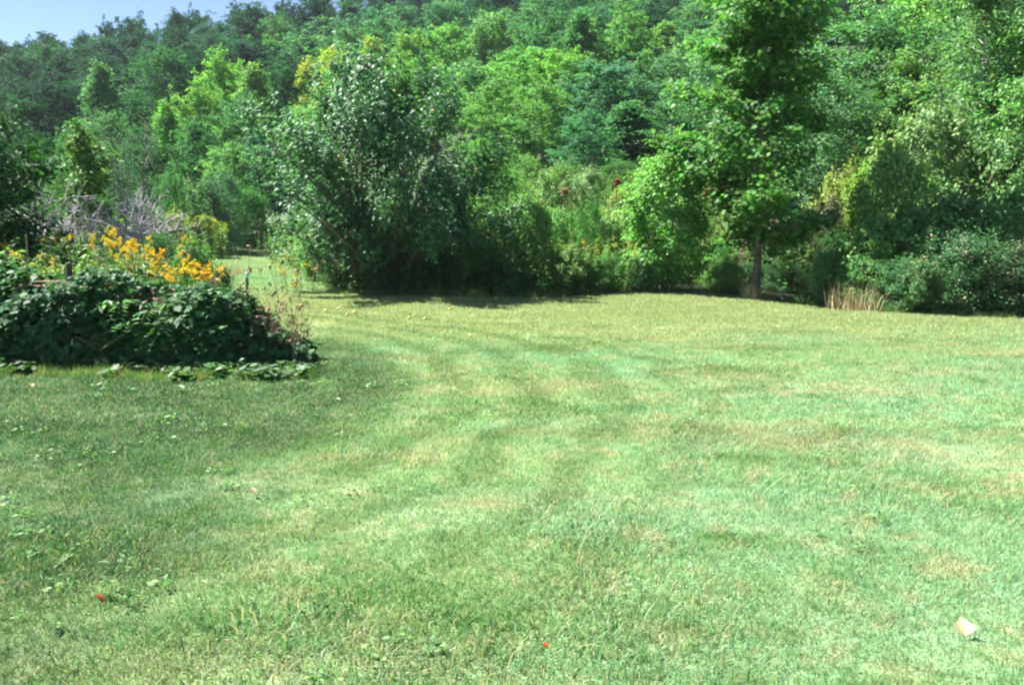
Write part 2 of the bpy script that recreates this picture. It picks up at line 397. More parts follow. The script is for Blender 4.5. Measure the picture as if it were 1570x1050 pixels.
# ------------------------------------------------------------------ the setting: ground
def grid(name, xs, ys, mat):
    X, Y = np.meshgrid(xs, ys); Z = ground_z(X, Y)
    V = np.stack([X, Y, Z], -1).reshape(-1, 3); nx = len(xs); ny = len(ys)
    i, j = np.meshgrid(np.arange(nx - 1), np.arange(ny - 1)); q = (j * nx + i).ravel()
    Fc = np.stack([q, q + 1, q + nx + 1, q + nx], 1)
    return obj(name, mesh_from(name, V, [Fc], mat, True))
xs_ = np.concatenate([np.linspace(-260, -32, 24), np.linspace(-30, 30, 121), np.linspace(32, 260, 24)])
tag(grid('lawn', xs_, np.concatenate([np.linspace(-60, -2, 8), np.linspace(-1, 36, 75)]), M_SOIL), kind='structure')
tag(grid('hillside', xs_, np.concatenate([np.linspace(36, 160, 63), np.linspace(170, 600, 20)]), M_HILL), kind='structure')

# lawn outline: where turf ends and shrubs start (distance of the edge as a function of picture column)
EDGE = [(-400, 8.9), (0, 9.1), (300, 8.8), (440, 9.0), (478, 9.6), (479, 19.3), (560, 18.6), (700, 17.6), (830, 17.4), (950, 18.8), (1080, 19.6), (1160, 18.0), (1240, 16.6), (1330, 15.2), (1440, 14.6), (1570, 14.3), (2000, 13.8)]
def edge_y(x, y):
    px = 785 + x / max(y, .1) * F
    return np.interp(px, [e[0] for e in EDGE], [e[1] for e in EDGE])
EPX = np.array([e[0] for e in EDGE]); EY = np.array([e[1] for e in EDGE])
def on_lawn(x, y):
    px = 785 + x / np.maximum(y, .1) * F * 0.99
    a = y < np.interp(px, EPX, EY)
    # the mown path running back between goldenrod and apple tree
    cx = np.interp(y, [9, 12, 16, 20, 26, 34, 46], [-2.2, -3.1, -4.1, -5.3, -7.5, -10.6, -15.6])
    hw = np.interp(y, [9, 14, 20, 30, 46], [1.6, 1.7, 1.6, 1.45, 1.5])
    b = (y > 8.6) & (y < 45) & (np.abs(x - cx) < hw)
    return a | b

def litter_sheet():
    xs = np.arange(-32, 32.01, .25); ys = np.arange(8.75, 38.01, .25)
    X, Y = np.meshgrid(xs, ys); nx = len(xs)
    V = np.stack([X, Y, ground_z(X, Y) + .022], -1).reshape(-1, 3)
    i, j = np.meshgrid(np.arange(nx - 1), np.arange(len(ys) - 1)); q = (j * nx + i).ravel()
    cx_, cy_ = xs[i].ravel() + .125, ys[j].ravel() + .125
    keep = ~on_lawn(cx_, cy_ - .2) & ~on_lawn(cx_, cy_)
    q = q[keep]; return obj('border_soil', mesh_from('border_soil', V, [np.stack([q, q + 1, q + nx + 1, q + nx], 1)], M_LITTER, True))
tag(litter_sheet(), kind='structure')

# ------------------------------------------------------------------ scatter with geometry nodes (only for stuff)
def scatter(name, pts, idx, rot, scl, protos, label=None, cat=None):
    coll = bpy.data.collections.new(name + '_pieces')
    for k, me in enumerate(protos):
        coll.objects.link(bpy.data.objects.new('%s_%02d' % (name, k), me[0]) if not isinstance(me, bpy.types.Object) else me)
    for o, me in zip(sorted(coll.objects, key=lambda o: o.name), protos): o.color = (*me[1], 1)
    me = bpy.data.meshes.new(name); me.vertices.add(len(pts)); me.vertices.foreach_set('co', np.asarray(pts, np.float32).ravel())
    for nm, typ, arr in (('pick', 'INT', idx), ('turn', 'FLOAT', rot), ('size', 'FLOAT', scl)):
        at = me.attributes.new(nm, typ, 'POINT'); at.data.foreach_set('value', np.asarray(arr, np.int32 if typ == 'INT' else np.float32))
    o = obj(name, me); o['kind'] = 'stuff'
    g = bpy.data.node_groups.new(name, 'GeometryNodeTree')
    g.interface.new_socket('Geometry', in_out='INPUT', socket_type='NodeSocketGeometry')
    g.interface.new_socket('Geometry', in_out='OUTPUT', socket_type='NodeSocketGeometry')
    gi = g.nodes.new('NodeGroupInput'); go = g.nodes.new('NodeGroupOutput')
    ci = g.nodes.new('GeometryNodeCollectionInfo'); ci.inputs['Collection'].default_value = coll
    ci.inputs['Separate Children'].default_value = True; ci.inputs['Reset Children'].default_value = True
    ip = g.nodes.new('GeometryNodeInstanceOnPoints'); ip.inputs['Pick Instance'].default_value = True
    def attr(nm, typ):
        n = g.nodes.new('GeometryNodeInputNamedAttribute'); n.data_type = typ; n.inputs['Name'].default_value = nm; return n.outputs['Attribute']
    cx = g.nodes.new('ShaderNodeCombineXYZ'); g.links.new(attr('turn', 'FLOAT'), cx.inputs[2])
    g.links.new(gi.outputs[0], ip.inputs['Points']); g.links.new(ci.outputs[0], ip.inputs['Instance'])
    g.links.new(attr('pick', 'INT'), ip.inputs['Instance Index']); g.links.new(cx.outputs[0], ip.inputs['Rotation'])
    g.links.new(attr('size', 'FLOAT'), ip.inputs['Scale']); g.links.new(ip.outputs[0], go.inputs[0])
    md = o.modifiers.new('scatter', 'NODES'); md.node_group = g
    return o

def blades(seed, n, rad, h, wd, lean=0.5, bend=0.5, mat=None, wide=0, hvar=0.5, longshare=0.04):
    rng = R(seed); r = rad * np.sqrt(rng.rand(n)); a = rng.uniform(0, 2 * math.pi, n)
    P = np.stack([r * np.cos(a), r * np.sin(a), np.full(n, -0.008)], 1)
    hh = h * rng.uniform(1 - hvar, 1 + hvar, n); lg = rng.rand(n) < longshare; hh[lg] *= 1.8
    th = rng.uniform(0, 2 * math.pi, n); d = np.stack([np.cos(th), np.sin(th), np.zeros(n)], 1)
    ph = rng.uniform(0, 2 * math.pi, n); s = np.stack([np.cos(ph), np.sin(ph), np.zeros(n)], 1)
    ln = np.abs(rng.normal(0, lean, n))[:, None]; bd = (np.abs(rng.normal(0, bend, n)))[:, None]
    up = np.array([0, 0, 1.])
    m1 = P + unit(up + d * ln) * (hh * .5)[:, None]
    m2 = m1 + unit(up * (1 - .5 * np.clip(bd, 0, 1.8)) + d * (ln + bd)) * (hh * .5)[:, None]
    w_ = (wd * rng.uniform(.7, 1.3, n))[:, None]
    V = np.stack([P - s * w_ * .5, P + s * w_ * .5, m1 + s * w_ * .42, m1 - s * w_ * .42, m2], 1).reshape(-1, 3)
    o = np.arange(n)[:, None] * 5
    return mesh_from('blades', V, [o + np.array([[0, 1, 2, 3]]), o + np.array([[3, 2, 4]])], mat or M_GRASS)

def jgrid(x0, x1, y0, y1, s, rng, jit=.5):
    X, Y = np.meshgrid(np.arange(x0, x1, s), np.arange(y0, y1, s)); X = X.ravel() + rng.uniform(-jit, jit, X.size) * s; Y = Y.ravel() + rng.uniform(-jit, jit, Y.size) * s
    return X, Y

def make_turf():
    rng = R(5); protos = []; pts = []; idx = []; scl = []
    G = (0.1, 0.2, 0.08)
    for k in range(5): protos.append((blades(20 + k, 150, .11, .040, .0034, .8, .9), G))       # 0-4 near
    for k in range(2): protos.append((blades(30 + k, 80, .10, .052, .0042, 1.0, 1.3, longshare=.04), G))   # 5-6 near, longer
    for k in range(4): protos.append((blades(40 + k, 460, .24, .040, .0050, .8, .9), G))       # 7-10 middle
    for k in range(4): protos.append((blades(50 + k, 1500, .50, .036, .0065, .8, .8), G))        # 11-14 far
    for (y0, y1, s, ids) in ((2.0, 6.6, .085, (0, 1, 2, 3, 4)), (6.4, 11.5, .20, (7, 8, 9, 10)), (11.3, 45, .42, (11, 12, 13, 14))):
        X, Y = jgrid(-28, 28, y0, y1, s, rng)
        k = (np.abs(X) < 0.60 * Y + .6) & on_lawn(X, Y)
        X, Y = X[k], Y[k]
        i = np.array(ids)[rng.randint(0, len(ids), len(X))]; sc_ = rng.uniform(.8, 1.2, len(X))
        if y0 == 2.0:
            n = np.array([noise.noise(Vector((x * 1.1, y * 1.1, 4.))) for x, y in zip(X, Y)])
            lush = (n > 0.12) & (rng.rand(len(X)) < .5) & (X > -1.2); i[lush] = rng.randint(5, 7, lush.sum()); sc_ *= 1 + .5 * n
        pts.append(np.stack([X, Y, ground_z(X, Y)], 1)); idx.append(i); scl.append(sc_)
    pts = np.concatenate(pts); n = len(pts)
    return scatter('grass', pts, np.concatenate(idx), rng.uniform(0, 6.28, n), np.concatenate(scl), protos)
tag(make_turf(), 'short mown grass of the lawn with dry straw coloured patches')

# ------------------------------------------------------------------ the wood on the hill
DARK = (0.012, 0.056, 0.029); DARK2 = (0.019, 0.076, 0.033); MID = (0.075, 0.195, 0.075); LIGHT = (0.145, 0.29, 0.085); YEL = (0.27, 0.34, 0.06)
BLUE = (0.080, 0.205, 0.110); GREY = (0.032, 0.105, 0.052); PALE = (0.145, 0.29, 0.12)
FAR = {
 'broad': [crown(100 + k, 11, 3.6, 'oval', .10, 44, 15000, .24, rs=.42, flat=.62, clump=.17, jit=.34, attach=1.0, up=.6, inner=.05, wood=False) for k in range(4)],
 'cone': [crown(110 + k, 11, 3.0, 'cone', .06, 85, 13000, .24, rs=.34, flat=.35, clump=.17, wood=False, droop=.35) for k in range(3)],
 'tiered': [crown(120 + k, 11, 3.8, 'oval', .08, 46, 15000, .23, rs=.46, flat=.34, clump=.15, wood=False, attach=.7, droop=.35, up=.6, inner=.05, jit=.3) for k in range(2)],
 'feathery': [crown(130, 11, 2.6, 'column', .10, 90, 9000, .20, rs=.3, flat=1.3, clump=.2, wood=False, attach=1.2, up=.4)],
}
NEARP = {
 'broad': [crown(200 + k, 9, 3.4, 'oval', .10, 80, 20000, .15, T=T_OVAL, rs=.28, flat=.4, clump=.14, mat=M_MAPLE) for k in range(2)],
 'tiered': [crown(210 + k, 9, 3.4, 'oval', .06, 70, 20000, .15, T=T_OVAL, rs=.36, flat=.2, clump=.12, attach=.3, mat=M_MAPLE) for k in range(2)],
}
PHW = {'broad': 3.6, 'cone': 3.0, 'tiered': 3.8, 'feathery': 2.6}
COLN = {id(DARK): 'bluish green', id(DARK2): 'dark green', id(MID): 'mid green', id(LIGHT): 'light green', id(YEL): 'yellow green', id(BLUE): 'blue green', id(GREY): 'grey green', id(PALE): 'pale green'}
SHN = {'broad': 'round tree', 'cone': 'pointed tree', 'tiered': 'layered tree', 'feathery': 'feathery tree'}
TREES = []
def tree_px(px, top, wpx, Y, kind, col, near=False, dip=0.0):
    X = px_x(px, Y, z_at(top, Y)); zg = gz(X, Y) - dip
    H = z_at(top, Y) - zg
    H = max(H, 2.5)
    TREES.append((px, top, wpx, X, Y, zg, H, kind, col, near))
def skyline(px): return float(np.interp(px, [-100, 0, 100, 200, 300, 400, 500, 560, 700, 900, 1700], [58, 54, 45, 32, 20, 8, -8, -22, -36, -50, -65]))
# skyline rows
r1 = R(77)
for row, (Y, dy, step) in enumerate(((132, 0, 46), (124, 8, 56), (114, 26, 62), (104, 42, 68), (94, 60, 76), (85, 84, 84))):
    px = -60 + 25 * (row % 2)
    while px < 1640:
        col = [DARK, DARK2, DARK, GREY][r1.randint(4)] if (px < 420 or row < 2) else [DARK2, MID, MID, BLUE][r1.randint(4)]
        if not (row >= 2 and px > 1100):
            tree_px(px + r1.uniform(-14, 14), skyline(px) + dy + r1.uniform(-9, 12), step * r1.uniform(1.3, 1.7), Y + r1.uniform(-3, 3), ['broad', 'broad', 'tiered', 'cone'][r1.randint(4)], col)
        px += step * r1.uniform(.85, 1.15)
# the trees that the photograph shows one by one on the slope: column, row of the top, width, distance
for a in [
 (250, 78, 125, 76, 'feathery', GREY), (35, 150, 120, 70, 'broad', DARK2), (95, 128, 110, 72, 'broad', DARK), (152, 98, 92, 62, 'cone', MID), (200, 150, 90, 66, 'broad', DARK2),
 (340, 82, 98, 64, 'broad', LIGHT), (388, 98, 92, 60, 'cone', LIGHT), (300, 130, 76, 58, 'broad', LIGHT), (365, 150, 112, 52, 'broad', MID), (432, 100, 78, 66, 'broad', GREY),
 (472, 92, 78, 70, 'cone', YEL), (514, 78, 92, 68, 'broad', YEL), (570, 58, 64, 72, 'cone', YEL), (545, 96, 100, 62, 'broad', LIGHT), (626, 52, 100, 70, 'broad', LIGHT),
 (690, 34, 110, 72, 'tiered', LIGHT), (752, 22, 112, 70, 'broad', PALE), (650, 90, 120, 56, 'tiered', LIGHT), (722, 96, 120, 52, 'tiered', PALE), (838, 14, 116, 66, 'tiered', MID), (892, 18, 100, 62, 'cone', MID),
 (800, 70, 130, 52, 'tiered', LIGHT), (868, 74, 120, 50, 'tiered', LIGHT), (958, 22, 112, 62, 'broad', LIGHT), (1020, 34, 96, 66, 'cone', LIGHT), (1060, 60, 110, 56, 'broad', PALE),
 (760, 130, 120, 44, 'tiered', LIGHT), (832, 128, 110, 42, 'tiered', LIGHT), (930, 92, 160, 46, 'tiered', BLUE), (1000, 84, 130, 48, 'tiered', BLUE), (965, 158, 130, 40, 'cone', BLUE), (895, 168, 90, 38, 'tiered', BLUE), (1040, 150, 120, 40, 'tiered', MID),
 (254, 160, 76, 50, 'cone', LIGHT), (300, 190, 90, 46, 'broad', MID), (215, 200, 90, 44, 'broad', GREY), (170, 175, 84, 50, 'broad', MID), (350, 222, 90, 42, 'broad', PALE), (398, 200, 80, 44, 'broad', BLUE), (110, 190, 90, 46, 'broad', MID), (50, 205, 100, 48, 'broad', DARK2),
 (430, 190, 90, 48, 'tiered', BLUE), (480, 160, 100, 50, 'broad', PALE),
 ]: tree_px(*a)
for a in [
 (1130, 20, 190, 34, 'broad', MID), (1235, -40, 230, 36, 'tiered', MID), (1335, 18, 240, 31, 'tiered', MID), (1420, -60, 230, 35, 'broad', LIGHT), (1405, 85, 190, 29, 'tiered', LIGHT), (1515, -40, 230, 30, 'broad', MID), (1275, 110, 190, 28, 'broad', MID), (1590, 20, 220, 24, 'tiered', LIGHT), (1510, 110, 160, 26, 'tiered', MID),
 ]: tree_px(*a, near=True)

LM = [(60, 'above the left edge tree'), (160, 'above the sapling'), (270, 'above the dead branches'), (350, 'above the mown path'), (440, 'left of the apple tree'),
      (540, "behind the apple tree's left side"), (640, 'straight above the apple tree'), (740, "behind the apple tree's right side"), (830, 'right of the apple tree'), (920, 'above the weedy gap in mid picture'),
      (1010, 'above the round bush'), (1100, "left of the maple"), (1240, 'behind the tall maple'), (1360, 'right of the tall maple'), (1470, 'above the silvery bush'), (1700, 'at the right edge')]
def where(px): return next(s for l, s in LM if px < l)
seen = {}
TREES.sort(key=lambda a: a[0])
for a in TREES:
    px, top, wpx, X, Y, zg, H, kind, col, near = a
    rowp = 'on the skyline' if Y > 115 else 'below the skyline' if Y > 95 else 'high on the slope' if Y > 66 else 'halfway up the slope' if Y > 50 else 'at the wood front'
    key = (COLN[id(col)], SHN[kind], rowp, where(px)); seen.setdefault(key, []).append(a)
lab = {}
ORD = ['leftmost', 'second from left', 'third from left', 'fourth from left', 'fifth from left']
for key, l in seen.items():
    for i, a in enumerate(l):
        s = '%s %s %s, %s' % key
        if len(l) == 2: s = ('left-hand ' if i == 0 else 'right-hand ') + s
        elif len(l) > 2: s = ORD[min(i, 4)] + ' ' + s
        lab[id(a)] = s
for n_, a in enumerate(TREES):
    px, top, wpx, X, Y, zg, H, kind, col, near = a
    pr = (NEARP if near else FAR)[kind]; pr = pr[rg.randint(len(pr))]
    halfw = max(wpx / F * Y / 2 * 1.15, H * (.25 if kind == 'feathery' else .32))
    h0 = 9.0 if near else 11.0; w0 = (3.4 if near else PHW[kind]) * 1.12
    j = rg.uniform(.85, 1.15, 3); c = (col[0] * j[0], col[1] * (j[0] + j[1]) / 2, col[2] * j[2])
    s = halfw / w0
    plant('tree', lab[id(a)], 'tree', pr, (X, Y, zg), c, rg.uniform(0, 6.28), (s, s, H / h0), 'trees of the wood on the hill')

exec_marker = None
# ------------------------------------------------------------------ shrubs, each with its own place and label
SH = {
 'dome': [crown(300 + k, 2.2, 1.3, 'dome', .02, 60, 11000, .062, T=T_OVAL, rs=.30, flat=.6, clump=.07, multi=6, trunk_r=.018, mat=M_LEAF, jit=.36) for k in range(3)],
 'wild': [crown(310 + k, 2.2, 1.3, 'dome', .02, 50, 9000, .088, T=T_OVAL, rs=.30, flat=.9, clump=.07, multi=8, trunk_r=.014, shootlen=.16, jit=.30, mat=M_WEED) for k in range(3)],
 'glossy': [crown(320 + k, 2.2, 1.3, 'dome', .02, 60, 9000, .085, T=T_OVAL, rs=.32, flat=.4, clump=.07, multi=6, trunk_r=.018, mat=M_GLOSSY, jit=.3) for k in range(2)],
 'silver': [crown(330 + k, 3.6, 1.7, 'dome', .02, 60, 12000, .115, T=T_OVAL, rs=.28, flat=.6, clump=.08, multi=7, trunk_r=.03, shootlen=.25, jit=.3, mat=M_SILVER, up=.6) for k in range(2)],
 'cream': [crown(340 + k, 2.2, 1.7, 'dome', .02, 80, 17000, .055, T=T_OVAL, rs=.26, flat=.5, clump=.08, multi=8, trunk_r=.016, mat=M_PINKISH, jit=.42) for k in range(2)],
}
SDIM = {'dome': (2.2, 1.3), 'wild': (2.2, 1.3), 'glossy': (2.2, 1.3), 'silver': (3.6, 1.7), 'cream': (2.2, 1.7)}
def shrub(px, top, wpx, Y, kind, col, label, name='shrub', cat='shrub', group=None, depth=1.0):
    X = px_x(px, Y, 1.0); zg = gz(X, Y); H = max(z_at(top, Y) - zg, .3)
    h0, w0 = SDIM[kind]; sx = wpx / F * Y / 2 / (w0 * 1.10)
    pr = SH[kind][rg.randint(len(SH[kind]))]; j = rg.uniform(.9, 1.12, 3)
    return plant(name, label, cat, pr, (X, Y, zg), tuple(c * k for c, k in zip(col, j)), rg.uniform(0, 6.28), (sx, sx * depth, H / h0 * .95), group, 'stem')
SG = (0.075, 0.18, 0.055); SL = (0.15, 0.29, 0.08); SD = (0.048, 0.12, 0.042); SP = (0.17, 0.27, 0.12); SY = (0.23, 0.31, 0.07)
for a in [
 # behind the goldenrod, left
 (30, 285, 150, 19, 'dome', SD, 'low dark shrub under the dark tree at the left edge'),
 (100, 345, 90, 14.6, 'dome', SD, 'dark low bush in front of the left heap of dead branches'),
 (158, 290, 70, 19, 'dome', (.08, .17, .04), 'small bush round the foot of the yellow green sapling'),
 (225, 325, 90, 26, 'wild', SG, 'green weedy bush just behind the right heap of dead branches'),
 (185, 235, 120, 32, 'dome', GREY, 'grey green bush behind the dead branches, tallest there'),
 (110, 245, 110, 34, 'dome', SG, 'mid green bush behind the left heap of dead branches'),
 (265, 262, 90, 36, 'dome', MID, 'rounded green bush left of the far end of the mown path'),
 (310, 282, 80, 38, 'wild', SG, 'weedy bush at the far end of the mown path'),
 (268, 325, 60, 28, 'wild', SY, 'low yellowish weed clump left of the mown path'),
 (318, 330, 60, 36, 'wild', SY, 'low yellowish weed clump closing the far end of the path'),
 (345, 255, 90, 38, 'dome', BLUE, 'blue green bush above the bend of the mown path'),
 (382, 285, 105, 40, 'dome', SG, 'dense bush with dark hollow beside the right edge of the path'),
 (490, 262, 110, 27, 'dome', PALE, 'pale bush rising behind the left flank of the apple tree'),
 (486, 345, 60, 22.5, 'glossy', SG, 'small glossy bush at the lower left of the apple tree'),
 (300, 372, 90, 13.2, 'wild', SG, 'leafy green bush at the right end of the goldenrod patch'),
 (338, 408, 50, 12.2, 'wild', SD, 'small dark bush closing the right end of the goldenrod patch'),
 (45, 362, 130, 14.2, 'dome', SD, 'dark bush behind the left end of the goldenrod patch'),
 (132, 372, 70, 14.0, 'wild', SG, 'green bush behind the wooden post in the goldenrod patch'),
 (245, 352, 90, 15.4, 'dome', SG, 'rounded bush behind the goldenrod, below the right dead branches'),
 (800, 300, 110, 22.5, 'wild', SL, 'light leafy bush behind the middle of the weedy border'),
 (860, 322, 90, 21.5, 'wild', SL, 'light leafy bush left of the small rounded dark one'),
 (940, 330, 80, 20.8, 'wild', SL, 'pale leafy bush right of the small rounded dark one'),
 (770, 330, 100, 20.4, 'wild', SG, 'green leafy bush behind the shaded weeds right of the apple tree'),
 (700, 255, 110, 30, 'dome', MID, 'green bush rising behind the apple crown, right of its middle'),
 (800, 235, 120, 36, 'dome', SL, 'light bush at the wood front right of the apple tree'),
 (880, 250, 120, 37, 'dome', SL, 'light bush at the wood front behind the pink flower head'),
 (950, 245, 110, 36, 'dome', SG, 'green bush at the wood front behind the rust seed head'),
 # right of the apple tree
 (755, 232, 130, 26, 'dome', SL, 'tall light green bush behind the right side of the apple tree'),
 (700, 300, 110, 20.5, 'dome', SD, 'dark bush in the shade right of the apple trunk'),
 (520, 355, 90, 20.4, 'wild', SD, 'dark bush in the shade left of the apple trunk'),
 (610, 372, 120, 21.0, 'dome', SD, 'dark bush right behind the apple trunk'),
 (790, 262, 90, 27, 'dome', SL, 'light green bush behind the weeds right of the apple tree'),
 (828, 312, 80, 19.6, 'wild', SL, 'slender upright bush in the middle of the weedy border'),
 (905, 305, 72, 20.5, 'dome', SG, 'small rounded dark green bush left of the round leafy bush'),
 (850, 258, 90, 31, 'wild', SL, 'pale weedy bush far behind the middle of the border'),
 (905, 262, 80, 32, 'wild', SP, 'greyish weedy bush left of the rust coloured seed head'),
 (950, 292, 70, 27, 'wild', SY, 'yellowish weedy bush touching the round leafy bush'),
 (868, 375, 100, 18.6, 'wild', SL, 'low tangled bush at the lawn edge below the slender bush'),
 (925, 392, 80, 18.9, 'wild', SL, 'light tangled bush at the lawn edge left of the round leafy bush'),
 (790, 385, 110, 18.3, 'wild', SG, 'tangled bush at the lawn edge beside the apple shadow'),
 (720, 350, 120, 18.9, 'wild', (.11, .24, .065), 'shaded tall weedy bush with bright top right of the apple tree'),
 (985, 395, 60, 18.9, 'wild', SG, 'small weedy bush below the left side of the round leafy bush'),
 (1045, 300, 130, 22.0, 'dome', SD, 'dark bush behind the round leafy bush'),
 (1105, 362, 80, 20.6, 'dome', SL, 'light bush between the round leafy bush and the maple trunk'),
 (1118, 402, 85, 18.9, 'wild', SL, 'small bush touching the left of the maple trunk'),
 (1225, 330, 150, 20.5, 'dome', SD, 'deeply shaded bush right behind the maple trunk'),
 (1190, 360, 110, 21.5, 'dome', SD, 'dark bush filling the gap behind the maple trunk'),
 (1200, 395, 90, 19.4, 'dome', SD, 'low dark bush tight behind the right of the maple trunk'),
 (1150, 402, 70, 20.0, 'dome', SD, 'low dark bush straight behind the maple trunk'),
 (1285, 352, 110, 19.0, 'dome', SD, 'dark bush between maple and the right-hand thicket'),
 (1290, 262, 110, 24, 'wild', SY, 'yellowish bush showing right of the maple crown'),
 (1335, 232, 130, 23, 'dome', SY, 'light green bush left of the silvery bush'),
 (1268, 305, 90, 22, 'wild', (.12, .13, .07), 'brownish bush just right of the maple crown'),
 ]:
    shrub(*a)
shrub(1420, 160, 225, 19.6, 'silver', (0.16, 0.29, 0.10), 'tall silvery green bush with wind-turned leaves on the right', depth=.9)
shrub(1365, 225, 180, 17.6, 'silver', (0.16, 0.30, 0.10), 'silvery green bush leaning left below the tallest one')
shrub(1530, 205, 200, 18.5, 'silver', (0.11, 0.22, 0.08), 'tall greyish bush at the right edge above the cream flecked one')
shrub(1440, 290, 200, 16.5, 'glossy', (0.10, 0.22, 0.07), 'green bush in the middle of the right-hand thicket')
shrub(1560, 280, 180, 16.0, 'glossy', (0.09, 0.20, 0.07), 'glossy bush at the right edge in the thicket')
shrub(1345, 325, 160, 16.4, 'glossy', (0.12, 0.26, 0.075), 'glossy green bush on the left shoulder of the right-hand thicket')
shrub(1325, 392, 100, 15.9, 'glossy', (0.10, 0.23, 0.07), 'low leafy bush directly behind the tan dry grass')
shrub(1425, 322, 170, 16.0, 'glossy', (0.10, 0.23, 0.075), 'leafy bush rising just above the left end of the cream flecked bush')
shrub(1512, 318, 150, 15.9, 'wild', (0.09, 0.20, 0.07), 'ragged bush rising just above the cream flecked bush')
shrub(1418, 398, 100, 14.9, 'wild', (0.08, 0.19, 0.06), 'ragged low bush at the left foot of the cream flecked bush')
shrub(1475, 346, 225, 15.2, 'cream', (0.055, 0.145, 0.05), 'broad low bush flecked with cream and pink at the lawn edge')
shrub(1585, 366, 150, 15.0, 'cream', (0.045, 0.105, 0.045), 'cream flecked bush cut by the right edge of the lawn')
shrub(1385, 392, 120, 15.3, 'dome', (0.075, 0.17, 0.065), 'rounded low green bush left of the cream flecked bush')
shrub(1266, 385, 84, 16.5, 'dome', (0.11, 0.21, 0.08), 'small light green bush at the left tip of the right-hand thicket')
shrub(1312, 382, 80, 17.2, 'silver', (0.10, 0.17, 0.08), 'small greyish bush behind the tan dry grass')

# the round leafy bush
def big(name, label, cat, px, Y, proto, col, rotz=0, wname='trunk'):
    X = px_x(px, Y, 0.5); return plant(name, label, cat, proto, (X, Y, gz(X, Y) - .02), col, rotz, woodname=wname)
YB = 19.3
big('shrub', 'round leafy bright green bush left of the tall maple', 'shrub', 1022, YB, crown(401, z_at(236, YB) - gz(px_x(1022, YB), YB), 1.12, 'oval', .12, 75, 13000, .085, T=T_OVAL, rs=.30, flat=.35, clump=.08, multi=4, trunk_r=.03, mat=M_MAPLE), (0.14, 0.29, 0.08), 0, 'stem')

# the tall maple
YM = 18.2; XM = px_x(1157, YM, 0.3)
W1, L1 = crown(402, 7.3, 1.55, 'column', .17, 85, 29000, .105, T=T_MAPLE, rs=.36, flat=.28, clump=.12, trunk_r=.085, attach=.5, mat=M_MAPLE, bark=M_BARK, droop=.3, jit=.3)
mp = thing('maple_tree', 'tall young maple with pale trunk standing at the lawn edge', 'tree', (XM, YM, gz(XM, YM)))
obj('trunk', W1, mp); obj('crown', L1, mp, (0.078, 0.18, 0.045))

# the apple tree, spreading, with apples
YA = 19.7; XA = px_x(600, YA, 0.3)
rngA = R(9)
W2, L2 = crown(403, 4.7, 3.0, 'dome', .13, 110, 52000, .092, T=T_OVAL, rs=.17, flat=.7, clump=.060, trunk_r=.15, multi=5, spread=.03, attach=.75, shootlen=.45, mat=M_APPLELEAF, jit=.36, inner=.03, nanch=30)
ap = thing('apple_tree', 'broad apple tree with upright shoots at the edge of the lawn', 'tree', (XA, YA, gz(XA, YA)))
obj('trunk', W2, ap); obj('crown', L2, ap, (0.062, 0.155, 0.070))
def ball(r, mat, name='ball', n=8, m=6, stem=True):
    A = Acc(); V = [[0, 0, .82 * r]]; 
    th = np.linspace(.35, math.pi - .3, m)
    V = []
    for q in th:
        for k in range(n): V.append([r * math.sin(q) * math.cos(k * 6.2832 / n), r * math.sin(q) * math.sin(k * 6.2832 / n), r * .92 * math.cos(q)])
    V += [[0, 0, r * .70], [0, 0, -r * .78]]
    Fq = np.array([[i * n + k, (i + 1) * n + k, (i + 1) * n + (k + 1) % n, i * n + (k + 1) % n] for i in range(m - 1) for k in range(n)])
    Ft = np.array([[k, (k + 1) % n, m * n] for k in range(n)] + [[(m - 1) * n + (k + 1) % n, (m - 1) * n + k, m * n + 1] for k in range(n)])
    me = mesh_from(name, np.array(V), [Fq, Ft], mat, True); return me
apple_me = ball(.031, M_APPLE, 'apple')
for (ax, ay) in [(463, 153), (540, 115), (588, 116), (605, 140), (487, 158), (420, 209), (447, 203), (463, 221), (470, 230), (695, 195), (712, 205), (730, 260), (664, 170), (437, 342), (530, 363), (475, 362), (520, 240), (690, 300), (640, 250), (566, 205)]:
    yy = YA - rngA.uniform(1.0, 2.2) * math.sqrt(max(.05, 1 - ((ax - 590) / 200) ** 2))
    zz = z_at(ay, yy); a_ = obj('apple', apple_me, ap); a_.location = (px_x(ax, yy, zz) - XA, yy - YA, zz - gz(XA, YA))

# the dark tree at the left edge, the sapling, the thin grey tree
YL = 14.5
big('tree', 'dark dense tree cut by the left edge of the picture', 'tree', -45, YL, crown(404, z_at(138, YL), 1.45, 'oval', .14, 90, 20000, .085, T=T_OVAL, rs=.3, flat=.35, clump=.09, trunk_r=.09, mat=M_GLOSSY), (0.034, 0.100, 0.026))
YS = 17.0
big('sapling', 'slender young yellow green sapling between the dead branches', 'tree', 143, YS, crown(405, z_at(188, YS) - gz(px_x(143, YS), YS), .52, 'oval', .22, 30, 2400, .10, T=T_OVAL, rs=.5, flat=.4, clump=.08, trunk_r=.025, mat=M_GLOSSY), (0.09, 0.17, 0.035))
YT = 27.0
big('tree', 'thin grey green tree with bare twigs above the right dead branches', 'tree', 205, YT, crown(406, z_at(170, YT) - gz(px_x(205, YT), YT), 1.35, 'vase', .18, 60, 5200, .075, T=T_NARROW, rs=.3, flat=1.0, clump=.14, trunk_r=.07, multi=3, mat=M_LEAF, bark=M_BARK, shoots=.2), (0.075, 0.145, 0.095))
YP = 25.0
big('tree', 'slim pale trunked tree rising behind the silvery bush', 'tree', 1475, YP, crown(407, z_at(-60, YP) - gz(px_x(1475, YP), YP), 1.2, 'column', .38, 60, 7000, .11, T=T_OVAL, rs=.34, flat=.8, clump=.16, trunk_r=.07, mat=M_MAPLE, bark=M_PALEBARK), (0.09, 0.18, 0.065))

